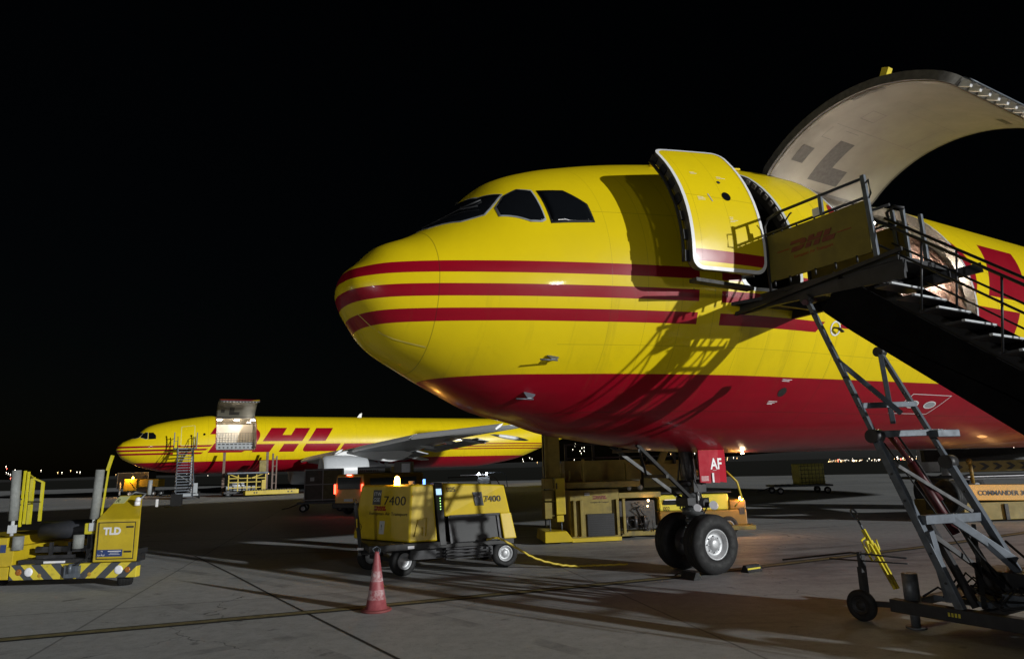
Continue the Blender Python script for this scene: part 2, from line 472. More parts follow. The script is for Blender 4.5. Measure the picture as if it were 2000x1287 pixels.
# ---------------------------------------------------------------- ground
def ground_material():
    m, nt, b = new_mat('apron_concrete')
    vec, x, y, z = coords()
    # apron reaches to a far edge, grass beyond coloured near black to look unlit
    n1 = noise(vec, 0.35, 8, 0.65); n2 = noise(vec, 5.0, 8, 0.75); n3 = noise(vec, 60, 4, 0.7)
    conc = mix(ramp(n1, 0.3, 0.7), (0.38, 0.39, 0.40), (0.50, 0.51, 0.52))
    conc = mix(ramp(n2, 0.42, 0.70, 0, .45), conc, (0.14, 0.14, 0.14))
    conc = mix(ramp(n3, 0.35, 0.65, 0, .35), conc, (0.66, 0.66, 0.65))
    # slab joints 7.5 m, rotated with the stand
    ca, sa = math.cos(R_(14)), math.sin(R_(14))
    gx = (x * ca + y * sa + 10.9) * (1 / 7.5); gy = (y * ca - x * sa + 3.1) * (1 / 7.5)
    cid = V_vec(gx._m('FLOOR'), gy._m('FLOOR'))
    conc = mix(ramp(cid, 0, 1, 0, .28), conc, (0.17, 0.175, 0.185))
    n4 = noise(vec, 14.0, 6, 0.8)
    conc = mix(ramp(n4, .56, .70, 0, .6), conc, (0.10, 0.10, 0.10))
    pit = noise(vec, 38.0, 2, 0.5)
    conc = mix(ramp(pit, .68, .74, 0, .6), conc, (0.07, 0.07, 0.07))
    wob = (noise(vec, 3.0, 3) - 0.5) * 0.004
    j = (((gx + wob).frac() - .5).ab().gt(.4975)).mx(((gy + wob).frac() - .5).ab().gt(.4975))
    conc = mix(j * .5, conc, (0.04, 0.04, 0.04))
    vo = V.nt.nodes.new("ShaderNodeTexVoronoi"); vo.feature = 'DISTANCE_TO_EDGE'; vo.inputs['Scale'].default_value = .16
    mp = V.nt.nodes.new("ShaderNodeVectorMath"); mp.operation = 'ADD'
    nz = V.nt.nodes.new("ShaderNodeTexNoise"); nz.inputs['Scale'].default_value = 1.6; nz.inputs['Detail'].default_value = 6
    V.nt.links.new(vec, nz.inputs['Vector']); V.nt.links.new(vec, mp.inputs[0]); V.nt.links.new(nz.outputs['Color'], mp.inputs[1]); V.nt.links.new(mp.outputs[0], vo.inputs['Vector'])
    crack = V(vo.outputs['Distance']).lt(.0022) * ramp(n1, .5, .58)
    conc = mix(crack * .7, conc, (0.05, 0.05, 0.05))
    # curved tyre marks
    for cx, cy, r0 in ((-30, -18, 38.0), (-30, -18, 39.9), (24, -30, 47.0), (24, -30, 48.6), (-6, 60, 41.0), (-6, 60, 42.7)):
        ddx = x - cx; ddy = y - cy
        rad = (ddx * ddx + ddy * ddy)._m('SQRT')
        mk = (rad - r0).ab().lt(.11) * ramp(noise(vec, .5, 5, .7), .45, .6, 0, .38)
        conc = mix(mk, conc, (0.05, 0.05, 0.05))
    # oil and tyre stains round the nose wheel stop
    dx = x - 4.0; dy = y - 14.2
    rr = (dx * dx * 0.06 + dy * dy * 0.22)
    st = noise(vec, 0.9, 7, 0.75, (0.5, 1.6, 1))
    stain = ramp(rr, 3.2, 0.2) * ramp(st, 0.38, 0.62)
    conc = mix(stain * 0.72, conc, (0.075, 0.062, 0.052))
    spots = noise(vec, 1.7, 4, .6)
    conc = mix(ramp(spots, .66, .72, 0, .55), conc, (0.06, 0.06, 0.06))
    streak = noise(vec, 1.2, 5, 0.6, (0.25, 3.0, 1))
    conc = mix(ramp(streak, .56, .7, 0, .5) * ramp(x, 1, 5), conc, (0.09, 0.085, 0.08))
    grass = mix(ramp(n2, .3, .7), (0.006, 0.007, 0.004), (0.02, 0.02, 0.012))
    edge = (x * 0.5 + y).gt(99.0).mx(y.gt(140.0))
    tw = (x * 0.5 + y).bet(118, 124)
    c = mix(edge, conc, grass)
    nt.links.new(c, b.inputs['Base Color'])
    nt.links.new(ramp(n2, .3, .7, .6, .85).o, b.inputs['Roughness'])
    nt.links.new((stain * -0.28 + ramp(n2, .3, .7, .62, .82)).o, b.inputs['Roughness'])
    b.inputs['Specular IOR Level'].default_value = .25
    bump(b, n3 * 0.5 + n2, 0.35, 0.006)
    return m


gm = MB(); gm.box(-2500, 2500, -300, 3500, -0.5, 0)
tag(gm.build('apron_ground', ground_material()), kind='structure')


def strip(name, pts, w, mat, zz):
    mb = MB(); pts = [Vector((*p, zz)) for p in pts]
    L, Rr = [], []
    for i, p in enumerate(pts):
        d = (pts[min(i + 1, len(pts) - 1)] - pts[max(i - 1, 0)]).normalized(); s = Vector((-d.y, d.x, 0)) * w / 2
        L.append(mb.bm.verts.new(p + s)); Rr.append(mb.bm.verts.new(p - s))
    for i in range(len(pts) - 1): mb.bm.faces.new((Rr[i], Rr[i + 1], L[i + 1], L[i]))
    return tag(mb.build(name, mat), kind='structure')


def lerp_pts(a, b, n=2): return [(a[0] + (b[0] - a[0]) * k / n, a[1] + (b[1] - a[1]) * k / n) for k in range(n + 1)]


M_lineb = simple('worn_black_line_paint', (0.02, 0.02, 0.02), 0.75, var=.5, scale=4)
M_liney = simple('worn_yellow_line_paint', (0.30, 0.25, 0.11), 0.7, var=.55, scale=7, dirt=.85)
M_crack = simple('joint_sealant', (0.025, 0.022, 0.02), 0.8, var=.4)
GL = [(-9.6, 7.75), (-6.48, 8.88), (-2.34, 10.25), (2.52, 12.05), (9, 15.2), (30, 27.1)]
strip('lead_in_line_border', GL, 0.30, M_lineb, 0.004)
strip('lead_in_line_marking', GL, 0.155, M_liney, 0.008)
strip('pavement_joint', [(-8.03, 17.28), (-5.6, 13.8), (-3.7, 11.0), (-1.28, 7.52), (1.0, 4.2)], 0.035, M_crack, 0.004)
strip('pavement_joint', [(-30, 21.2), (-9.5, 21.4), (2, 21.6)], 0.05, M_crack, 0.004)
strip('pale_ground_strip', lerp_pts((-4, 56), (30, 47)), 0.3, M_white, 0.004)  # pale strips laid flat across the ground
strip('pale_ground_strip', lerp_pts((-4, 58), (30, 49)), 0.15, M_white, 0.004)
strip('pale_ground_strip', lerp_pts((4.5, 31.5), (22, 30.5)), 0.12, simple('uneven_pale_tone', (0.3, 0.29, 0.27), .7, var=.5, dirt=.8), 0.004)
# low dark hills under the town lights
hm = MB(); prev = None
ridge = []
for k in range(81):
    X = -3200 + 80 * k
    ridge.append((X, 14 + 10 * math.sin(k * .23) + 6 * math.sin(k * .61 + 1) + (12 if X > 600 else 0)))
vs = [[hm.bm.verts.new((X, Y + 60 * math.sin(X / 500), zz)) for Y, zz in ((1900, -1), (2150, h * .6), (2500, h), (3000, -1))] for X, h in ridge]
for A, B in zip(vs, vs[1:]):
    for i in range(3): hm.bm.faces.new((A[i], B[i], B[i + 1], A[i + 1]))
tag(hm.build('hills', simple('dark_scrub', (0.006, 0.007, 0.005), .9), smooth=True), kind='structure')

# ---------------------------------------------------------------- aircraft
PS = [.08, .16, .32, .6, 1.05, 1.7, 2.4, 3.1, 3.65, 4.3, 5, 6, 7, 8, 9.5, 36, 40, 42.4, 45, 48, 51, 53.3]
PW = [0, .4, .66, .92, 1.18, 1.47, 1.75, 2.0, 2.18, 2.37, 2.55, 2.73, 2.81, 2.82, 2.82, 2.82, 2.66, 2.42, 2.05, 1.5, .9, .28]
PTOP = [4.5, 4.757, 4.91, 5.191, 5.399, 5.864, 6.528, 6.832, 6.988, 7.144, 7.28, 7.45, 7.61, 7.714, 7.723, 7.723, 7.72, 7.72, 7.68, 7.55, 7.3, 7.0]
PBOT = [4.5, 4.3, 4.02, 3.668, 3.40, 3.07, 2.76, 2.604, 2.443, 2.342, 2.25, 2.146, 2.11, 2.09, 2.083, 2.083, 2.52, 2.98, 3.85, 4.9, 5.75, 6.4]
PM = [4.5, 4.5, 4.5, 4.51, 4.55, 4.6, 4.66, 4.72, 4.77, 4.81, 4.85, 4.88, 4.9, 4.903, 4.903, 4.903, 5.05, 5.3, 5.7, 6.2, 6.55, 6.7]


def pchip_setup(x, y):
    h = [b - a for a, b in zip(x, x[1:])]; d = [(y[i + 1] - y[i]) / h[i] for i in range(len(h))]
    m = [0.0] * len(x)
    for i in range(1, len(x) - 1):
        if d[i - 1] * d[i] > 0:
            a = 2 * h[i] + h[i - 1]; b = h[i] + 2 * h[i - 1]; m[i] = (a + b) / (a / d[i - 1] + b / d[i])
    m[0] = d[0]; m[-1] = d[-1]
    def f(q):
        q = min(max(q, x[0]), x[-1]); k = 0
        while k < len(x) - 2 and q > x[k + 1]: k += 1
        t = (q - x[k]) / h[k]
        return (1 + 2 * t) * (1 - t) ** 2 * y[k] + t * (1 - t) ** 2 * h[k] * m[k] + t * t * (3 - 2 * t) * y[k + 1] + t * t * (t - 1) * h[k] * m[k + 1]
    return f


FW, FT, FB, FM = (pchip_setup(PS, a) for a in (PW, PTOP, PBOT, PM))


def sf(s, phi, off=0.0):
    """point of the fuselage skin at station s, angle phi (deg, 0 = port side, 90 = crown); x aft, -y port"""
    def raw(s, phi):
        c, n = math.cos(R_(phi)), math.sin(R_(phi)); M = FM(s)
        return Vector((s, -FW(s) * c, M + ((FT(s) - M) if n > 0 else (M - FB(s))) * n))
    p = raw(s, phi)
    if off:
        if 9.5 <= s <= 36:
            c, n = math.cos(R_(phi)), math.sin(R_(phi)); nn = Vector((0, -c, n))
        else:
            a = raw(s + .02, phi) - raw(s - .02, phi); b = raw(s, phi + .5) - raw(s, phi - .5)
            nn = a.cross(b).normalized()
            if nn.dot(p - Vector((s, 0, FM(s)))) < 0: nn = -nn
        p = p + nn * off
    return p


def rrect(s0, s1, p0, p1, rs, rp, n=5):
    out = []
    for cs, cp, a0 in ((s1 - rs, p1 - rp, 0), (s0 + rs, p1 - rp, 90), (s0 + rs, p0 + rp, 180), (s1 - rs, p0 + rp, 270)):
        for k in range(n + 1):
            a = R_(a0 + 90 * k / n); out.append((cs + rs * math.cos(a), cp + rp * math.sin(a)))
    return out


def patch_bm(poly, off=0.0, ds=0.15, dp=4.0, bm=None, hole=None):
    """a piece of skin: polygon in (station, angle) cut fine and laid on the surface"""
    b = bmesh.new()
    if hole is None:
        f = b.faces.new([b.verts.new((s, p, 0)) for s, p in poly]); bmesh.ops.triangulate(b, faces=[f])
    else:
        A = [b.verts.new((s, p, 0)) for s, p in poly]; B = [b.verts.new((s, p, 0)) for s, p in hole]
        for i in range(len(A)): b.faces.new((A[i], A[(i + 1) % len(A)], B[(i + 1) % len(A)], B[i]))
    s0, s1 = min(p[0] for p in poly), max(p[0] for p in poly); p0, p1 = min(p[1] for p in poly), max(p[1] for p in poly)
    q = math.ceil(s0 / ds) * ds
    while q < s1:
        bmesh.ops.bisect_plane(b, geom=b.verts[:] + b.edges[:] + b.faces[:], plane_co=(q, 0, 0), plane_no=(1, 0, 0)); q += ds
    q = math.ceil(p0 / dp) * dp
    while q < p1:
        bmesh.ops.bisect_plane(b, geom=b.verts[:] + b.edges[:] + b.faces[:], plane_co=(0, q, 0), plane_no=(0, 1, 0)); q += dp
    for v in b.verts: v.co = sf(v.co.x, v.co.y, off)
    for f in b.faces: f.smooth = True
    if bm is None: return b
    me = bpy.data.meshes.new('t'); b.to_mesh(me); b.free(); bm.from_mesh(me); bpy.data.meshes.remove(me)
    return bm


def patch(name, poly, mat, parent, off=0.004, hole=None, thick=0.0, label=None, ds=.15, dp=4.0):
    b = patch_bm(poly, off, ds, dp, hole=hole)
    bmesh.ops.remove_doubles(b, verts=b.verts[:], dist=1e-4)
    me = bpy.data.meshes.new(name); b.to_mesh(me); b.free()
    o = place(name, me, mat, parent, label=label)
    if thick:
        s = o.modifiers.new('thickness', 'SOLIDIFY'); s.thickness = thick; s.offset = 0
    return o


def band(outline, o0, o1, bm=None):
    """strip normal to the skin round a closed outline"""
    bm = bm or bmesh.new()
    A = [bm.verts.new(sf(s, p, o0)) for s, p in outline]; B = [bm.verts.new(sf(s, p, o1)) for s, p in outline]; n = len(outline)
    for i in range(n): bm.faces.new((A[i], A[(i + 1) % n], B[(i + 1) % n], B[i])).smooth = True
    return bm


def dense(outline, step=0.2):
    out = []
    for (a, b), (c, d) in zip(outline, outline[1:] + outline[:1]):
        L = math.hypot(c - a, (d - b) * .049); n = max(1, int(L / step))
        out += [(a + (c - a) * k / n, b + (d - b) * k / n) for k in range(n)]
    return out


CREW = (5.57, 6.71, -7.5, 48.0, 0.2, 4.2)
CARGO = (8.40, 12.02, -13.5, 72.0, 0.22, 4.5)


def airplane(label, loc, rz, near):
    A = thing('cargo_airplane', label, 'airplane', loc, rz, 'cargo airplanes on the apron')
    opens = [CARGO] + ([CREW] if near else [])
    # --- skin
    ss = [.08 + .52 * (k / 14) ** 2 for k in range(15)]
    q = .6
    stp = .12 if near else .3
    while q < 9.4: q += stp; ss.append(q)
    while q < 14: q += .3; ss.append(q)
    while q < 35.5: q += 1.2; ss.append(q)
    while q < 52.6: q += .6; ss.append(q)
    ss.append(53.3)
    pp = [-180 + k * (4.0 if near else 6.0) for k in range(int(360 / (4.0 if near else 6.0)))]
    for o in opens:
        ss += [o[0], o[1]]; pp += [o[2], o[3]]
    ss = sorted(set(round(s, 4) for s in ss)); pp = sorted(set(round(p, 4) for p in pp))
    ss = [s for i, s in enumerate(ss) if i == 0 or s - ss[i - 1] > .012 or any(abs(s - e) < 1e-6 for o in opens for e in o[:2])]
    b = bmesh.new()
    G = [[b.verts.new(sf(s, p)) for p in pp] for s in ss]
    n = len(pp)
    for i in range(len(ss) - 1):
        for j in range(n):
            sm = (ss[i] + ss[i + 1]) / 2; pm = (pp[j] + (pp[j + 1] if j + 1 < n else 180)) / 2
            if any(o[0] < sm < o[1] and o[2] < pm < o[3] for o in opens): continue
            b.faces.new((G[i][j], G[i + 1][j], G[i + 1][(j + 1) % n], G[i][(j + 1) % n])).smooth = True
    for o in opens:
        s0, s1, p0, p1, rs, rp = o
        for cs, cp, sx, sy in ((s0, p0, 1, 1), (s1, p0, -1, 1), (s0, p1, 1, -1), (s1, p1, -1, -1)):
            arc = [(cs + sx * rs * (1 - math.sin(t)), cp + sy * rp * (1 - math.cos(t))) for t in [math.pi / 2 * k / 6 for k in range(7)]]
            patch_bm([(cs, cp)] + arc, 0.0, 9, 99, bm=b)
    bmesh.ops.remove_doubles(b, verts=b.verts[:], dist=.0008)
    bmesh.ops.recalc_face_normals(b, faces=b.faces[:])
    me = bpy.data.meshes.new('fuselage'); b.to_mesh(me); b.free()
    place('fuselage', me, M_livery, A)
    # --- tail
    t = MB()
    t.prism([(40.6, -.16, 7.6), (52.6, -.16, 7.2), (54.6, -.16, 16.4), (50.9, -.16, 16.4), (45.2, -.16, 9.2)], (0, .32, 0))
    t.build('tail_fin', M_livery, A, bevel=.06)
    for sd in (-1, 1):
        w = MB(); w.prism([(46.0, sd * 1.2, 6.4), (51.6, sd * 1.0, 6.4), (53.9, sd * 8.1, 7.2), (51.6, sd * 8.1, 7.2)], (0, 0, .28))
        w.build('tailplane', M_lgrey, A, bevel=.1)
    # --- wings, engines
    for sd in (-1, 1):
        secs = [(0.0, 15.6, 26.4, 3.15, 1.15), (2.7, 17.1, 26.6, 3.25, 1.05), (8.0, 20.0, 27.4, 4.02, .55), (14.5, 23.9, 29.6, 4.86, .36), (22.2, 29.9, 32.4, 5.42, .16)]
        def wpt(k, c, top):
            l, a, e, z, th = secs[k]
            y_ = {0: 0, .06: .62, .2: .95, .45: 1, .75: .55, 1: .02}[c]
            return (a + (e - a) * c, sd * l, z + (th * .5 * y_ if top else -th * .5 * y_))
        wm = MB(); cs_ = (0, .06, .2, .45, .75, 1)
        rings = []
        for k in range(5):
            rings.append([wm.bm.verts.new(wpt(k, c, True)) for c in cs_] + [wm.bm.verts.new(wpt(k, c, False)) for c in cs_[::-1][:-1]])
        for P, Q in zip(rings, rings[1:]):
            m_ = len(P)
            for i in range(m_): wm.bm.faces.new((P[i], P[(i + 1) % m_], Q[(i + 1) % m_], Q[i])).smooth = True
        wm.bm.faces.new(rings[0]); wm.bm.faces.new(rings[-1])
        W = wm.build('wing', simple('wing_grey', (.42, .44, .46), .4, var=.15), A)
        if near: continue
        # extended leading edge slats
        sl = MB()
        for (l0, a0, z0), (l1, a1, z1) in (((3.0, 16.9, 3.25), (7.6, 19.2, 3.8)), ((8.9, 20.5, 4.02), (14.8, 24.1, 4.86)), ((15.0, 24.2, 4.88), (21.7, 29.4, 5.36))):
            sl.prism([(a0 - .55, sd * l0, z0 - .30), (a0 - .62, sd * l0, z0 - .16), (a0 - .2, sd * l0, z0 + .16), (a0 + .15, sd * l0, z0 + .26), (a0 - .1, sd * l0, z0 - .05)],
                     (a1 - a0, sd * (l1 - l0), z1 - z0))
        sl.build('slat', M_white, W)
        for l, a, z, ln in ((5.5, 26.5, 3.1, 2.5), (10.5, 26.0, 4.05, 2.2), (13.0, 27.4, 4.32, 1.8), (15.5, 28.1, 4.42, 2.8), (18.5, 29.75, 4.68, 4.1)):
            f = MB(); f.lathe((a, sd * l, z + .18), (1, 0, -.14), [(0, 0), (ln * .15, .10), (ln * .4, .19), (ln * .7, .18), (ln * .9, .10), (ln, .02)], 14)
            f.build('flap_fairing', M_white, W)
        fl = MB()
        for (l0, e0, z0), (l1, e1, z1) in (((3.2, 26.2, 3.15), (8.0, 27.2, 3.72)), ((9.2, 27.6, 3.85), (16.2, 30.1, 4.55))):
            fl.prism([(e0 - .5, sd * l0, z0 + .12), (e0 + .8, sd * l0, z0 - .22), (e0 + .75, sd * l0, z0 - .27), (e0 - .6, sd * l0, z0 - .05)], (e1 - e0, sd * (l1 - l0), z1 - z0))
        fl.build('flap', M_grey, W)
        tf = MB(); tf.prism([(30.1, sd * 22.2, 5.4), (32.3, sd * 22.2, 5.4), (33.0, sd * 22.35, 6.15), (32.3, sd * 22.2, 5.35), (32.8, sd * 22.3, 4.95), (31.6, sd * 22.2, 5.3)], (0, sd * .06, 0))
        tf.build('wingtip_fence', M_white, W)
        y0 = sd * 7.95
        e = MB().lathe((17.2, y0, 2.05), (1, 0, 0), [(.9, 1.02), (.25, 1.1), (0, 1.22), (.05, 1.30), (.35, 1.40), (1.2, 1.46), (2.6, 1.42), (4.0, 1.22), (4.35, 1.14), (4.3, 1.0)], 48)
        E_ = e.build('engine', M_lgrey, A)
        MB().lathe((17.2, y0, 2.05), (1, 0, 0), [(.95, 0), (.95, 1.04), (1.0, 1.04)], 32).build('fan', M_black, E_)
        MB().lathe((17.2, y0, 2.05), (1, 0, 0), [(.55, 0), (.72, .18), (.97, .34)], 24).build('spinner', M_dsteel, E_)
        MB().lathe((17.2, y0, 2.05), (1, 0, 0), [(4.1, .95), (5.0, .82), (6.2, .5), (6.3, .42), (6.2, .3), (7.0, .02)], 32).build('exhaust', M_dsteel, E_)
        py = MB(); py.prism([(18.3, y0 - .2, 3.5), (19.3, y0 - .2, 3.85), (20.6, y0 - .2, 3.95), (21.4, y0 - .2, 4.2), (23.1, y0 - .2, 4.25), (24.9, y0 - .2, 4.0), (26.35, y0 - .2, 3.56), (25.2, y0 - .2, 2.95), (24.0, y0 - .2, 2.76), (22.6, y0 - .2, 2.9), (21.5, y0 - .2, 3.1), (19.5, y0 - .2, 3.2)], (0, .4, 0))
        py.build('pylon', M_white, A, bevel=.08)
    # --- cockpit windows
    wins = [([(1.29, 86), (1.31, 66), (1.62, 47.7), (1.9, 41.3), (2.04, 44.3), (2.22, 48.7), (2.0, 62), (1.93, 86)], simple('window_frame_grey', (.2, .21, .22), .4)),
            ([(2.08, 40.7), (2.24, 45.7), (2.44, 46.3), (2.60, 42.0), (2.62, 23.0), (2.56, 22.3), (2.42, 23.7), (2.08, 33.3)], M_grey),
            ([(2.70, 40.7), (3.04, 37), (3.26, 27.7), (3.29, 18.7), (2.72, 20.7)], M_black)]
    for side in (0, 1):
        for poly, fm in wins:
            if side: poly = [(s, 180 - p) for s, p in poly]
            c = (sum(p[0] for p in poly) / len(poly), sum(p[1] for p in poly) / len(poly))
            big = []
            for s, p in poly:
                a_, b_ = s - c[0], (p - c[1]) * .03
                h_ = math.hypot(a_, b_); big.append((s + a_ / h_ * .032, p + b_ / h_ * .032 / .03))
            F = patch('window_frame', big, fm, A, .003, thick=.01, ds=.1, dp=2)
            patch('pane', poly, M_glass, F, .012, thick=.006, ds=.1, dp=2)
    # --- cargo doorway
    cut = dense(rrect(*CARGO, n=6))
    bj = band(cut, 0.002, -.17); me = bpy.data.meshes.new('cargo_door_frame'); bj.to_mesh(me); bj.free()
    place('cargo_door_frame', me, M_jamb, A)
    s0, s1, p0, p1, rs, rp = CARGO
    patch('doorway_trim', rrect(s0 - .06, s1 + .06, p0 - 1.1, p1 + 1.1, rs + .04, rp + .8, 6), M_lgrey if near else M_redp, A, .006, hole=rrect(*CARGO, n=6))
    # hold lining, floor and ends
    b = bmesh.new()
    ls = [7.62 + .2 * k for k in range(int((13.3 - 7.62) / .2) + 1)] + [s0, s1]
    ls = sorted(set(round(s, 4) for s in ls)); lp = sorted(set([round(-13.5 + 4.5 * k, 4) for k in range(47)] + [round(p1, 4)]))
    G = [[b.verts.new(sf(s, p, -.17)) for p in lp] for s in ls]
    for i in range(len(ls) - 1):
        for j in range(len(lp) - 1):
            sm = (ls[i] + ls[i + 1]) / 2; pm = (lp[j] + lp[j + 1]) / 2
            if s0 < sm < s1 and p0 < pm < p1: continue
            b.faces.new((G[i][j], G[i + 1][j], G[i + 1][j + 1], G[i][j + 1])).smooth = True
    me = bpy.data.meshes.new('hold_lining'); b.to_mesh(me); b.free()
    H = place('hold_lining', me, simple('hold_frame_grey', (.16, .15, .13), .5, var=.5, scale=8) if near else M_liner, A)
    for s in (7.66, 13.26):
        mb = MB(); mb.prism([tuple(sf(s, p, -.19)) for p in range(-13, 194, 9)], (.04, 0, 0)); mb.build('bulkhead', M_liner, A)
    MB().box(7.7, 13.2, -2.6, 2.6, 4.10, 4.26).build('hold_floor', M_floor, A)
    rl = MB()
    for y in (-1.9, -1.2, -.4, .4, 1.2, 1.9):
        rl.box(7.75, 13.1, y - .05, y + .05, 4.262, 4.31)
        for k in range(26): rl.cyl((7.9 + .2 * k, y - .045, 4.32), (7.9 + .2 * k, y + .045, 4.32), .03, 8)
    rl.build('roller_track', M_steel, A)
    hl = MB()
    for s in (8.6, 10.2, 11.8): hl.box(s, s + .5, .2, .32, 7.33, 7.37)
    for s in ((11.3,) if not near else (9.2, 11.4)): hl.box(s, s + .3, -1.25, -1.05, 7.0, 7.04)
    L_ = hl.build('hold_lamp', E_white, A)
    li = lamp('hold_light', 'POINT', (10.3, -1.9, 6.55) if near else (10.3, -.3, 6.9), 55 if near else 60, (1.0, .82, .6), .25); li.parent = A
    li2 = lamp('hold_light', 'POINT', (11.7, -2.42, 5.6) if near else (11.6, -1.6, 6.6), 85 if near else 14, (1.0, .9, .78), .1); li2.parent = A
    # --- cargo door, swung up on its top hinge
    hp = sf(10, p1)
    hy, hz = hp.y, hp.z
    al = R_(64 if near else 80)
    piv = bpy.data.objects.new('cargo_door', None)
    skin = patch_bm(dense(rrect(s0 + .02, s1 - .02, p0 + .3, p1 - .3, rs, rp, 6), 5), 0, .3, 4)
    me = bpy.data.meshes.new('cargo_door'); skin.to_mesh(me); skin.free()
    CD = place('cargo_door', me, M_livery, A)
    # rotate about the hinge line: the outboard/down side swings up
    Mx = Matrix.Translation((0, hy, hz)) @ Matrix.Rotation(-al, 4, 'X') @ Matrix.Translation((0, -hy, -hz))
    CD.matrix_local = Mx
    outl = dense(rrect(s0 + .02, s1 - .02, p0 + .3, p1 - .3, rs, rp, 6))
    be = band(outl, 0.0, -.15); me = bpy.data.meshes.new('door_edge'); be.to_mesh(me); be.free(); place('door_edge', me, M_jamb, CD)
    patch('door_seal', rrect(s0 + .02, s1 - .02, p0 + .3, p1 - .3, rs, rp, 6), M_dark, CD, -.151, hole=rrect(s0 + .1, s1 - .1, p0 + 1.8, p1 - 1.8, rs * .7, rp * .7, 6))
    patch('inner_panel', dense(rrect(s0 + .1, s1 - .1, p0 + 1.8, p1 - 1.8, rs * .7, rp * .7, 6), 5), M_innerskin, CD, -.16)
    for (a, b_, c, d) in ((8.78, 9.12, 52, 60), (9.55, 10.0, 45, 66), (10.0, 10.5, 58, 66), (8.52, 8.62, 12, 25), (11.2, 11.6, -2, .6)):
        patch('access_recess', [(a, c), (b_, c), (b_, d), (a, d)], simple('recess_dark', (.018, .017, .015), .6, var=.5, scale=14), CD, -.166)
    for (a, b_, c, d) in ((9.3, 9.31, 26, 32), (9.7, 9.71, 26, 32), (9.3, 9.7, 26, 26.2), (9.3, 9.7, 31.8, 32), (9.4, 10.6, 14, 14.15), (9.0, 11.6, 38, 38.15), (9.9, 11.6, 20, 20.15), (9.9, 9.91, 14, 20), (11.3, 11.31, 20, 38), (9.4, 9.8, 40, 40.2), (9.0, 9.01, 40, 46), (9.0, 9.3, 46, 46.2)):
        patch('panel_seam', [(a, c), (b_, c), (b_, d), (a, d)], simple('panel_seam_grey', (.05, .047, .04), .6), CD, -.165)
    lt = MB()
    for k in range(11):
        s = s0 + .35 + k * .29
        c = sf(s, p0 + 1.0, -.10); d = sf(s, p0 - 3.2, -.06)
        lt.beam(c, d, .1, .07)
    lt.build('latch_hook', M_white, CD)
    lb = MB(); lb.tube([sf(s0 + .2 + .3 * k, p0 - 3.6, -.02) for k in range(12)], .02, 6)
    for k in range(6): lb.beam(sf(s0 + .3 + .6 * k, p0, 0), sf(s0 + .3 + .6 * k, p0 - 3.8, -.02), .02)
    lb.build('latch_rail', M_steel, CD)
    if near:
        hd = MB(); hd.box(0, .12, -.1, .1, 0, .12)
        p = sf(s0 + .03, 10, .03)
        for v in hd.bm.verts: v.co += p
        hd.build('marker_light', simple('marker_yellow', (.8, .65, .05), .4), CD)
    # --- crew door
    if near:
        cut = dense(rrect(*CREW, n=6), .12)
        bj = band(cut, 0.002, -.2); me = bpy.data.meshes.new('crew_door_frame'); bj.to_mesh(me); bj.free(); place('crew_door_frame', me, M_jamb, A)
        patch('doorway_trim', rrect(5.51, 6.77, -8.6, 49.2, .24, 5, 6), M_lgrey, A, .004, hole=rrect(*CREW, n=6))
        # seal and striker plates along the aft jamb
        jp = MB()
        for k in range(14):
            ph = -2 + k * 3.7
            jp.beam(sf(6.69, ph, -.05), sf(6.69, ph + 1.9, -.05), .03, .07)
        jp.build('striker_plate', simple('striker_beige', (.5, .45, .38), .5), A)
        # dark entrance inside
        b = bmesh.new()
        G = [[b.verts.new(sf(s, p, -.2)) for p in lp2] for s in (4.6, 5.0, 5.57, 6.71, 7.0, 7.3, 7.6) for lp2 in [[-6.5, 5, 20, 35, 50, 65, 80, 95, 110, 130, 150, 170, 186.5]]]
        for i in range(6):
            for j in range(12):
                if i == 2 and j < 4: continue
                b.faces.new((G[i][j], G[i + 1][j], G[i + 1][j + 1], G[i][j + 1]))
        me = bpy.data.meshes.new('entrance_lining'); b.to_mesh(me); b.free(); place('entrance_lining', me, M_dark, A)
        MB().box(4.7, 7.6, -2.45, 2.45, 4.42, 4.52).build('entrance_floor', M_dsteel, A)
        for s in (4.75, 7.55):
            mb = MB(); mb.prism([tuple(sf(s, p, -.24)) for p in range(-6, 187, 12)], (.04, 0, 0)); mb.build('partition', M_dark, A)
        C0 = rrect(5.44, 6.74, -8.5, 41.5, .18, 3.8, 6)
        sk = patch_bm(dense(C0, 5), 0, .2, 3); me = bpy.data.meshes.new('crew_door'); sk.to_mesh(me); sk.free()
        D = place('crew_door', me, M_livery, A)
        D.location = (-1.33, -.42, .04)
        IN = rrect(5.49, 6.69, -7.4, 40.5, .14, 3.1, 6)
        patch('white_edge_band', C0, M_white, D, .006, hole=IN)
        be = band(dense(C0, .12), .004, -.13); me = bpy.data.meshes.new('door_edge'); be.to_mesh(me); be.free(); place('door_edge', me, M_jamb, D)
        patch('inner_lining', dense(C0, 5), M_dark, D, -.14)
        rb = MB()
        for k in range(7):
            ph = -6 + 7 * k
            rb.beam(sf(5.43, ph, -.1), sf(5.43, ph + 3.5, -.1), .03, .12)
        rb.tube([sf(5.38, -6 + 4 * k, -.13) for k in range(12)], .025, 6)
        rb.build('hinge_fitting', M_dsteel, D)
        patch('porthole', [(6.21 + .075 * math.cos(t), 17 + 1.7 * math.sin(t)) for t in [2 * math.pi * k / 20 for k in range(20)]], M_glass, D, .008)
        patch('vent_button', [(6.19 + .03 * math.cos(t), 23 + .6 * math.sin(t)) for t in [2 * math.pi * k / 10 for k in range(10)]], M_dark, D, .008)
        pl = MB()
        random.seed(3)
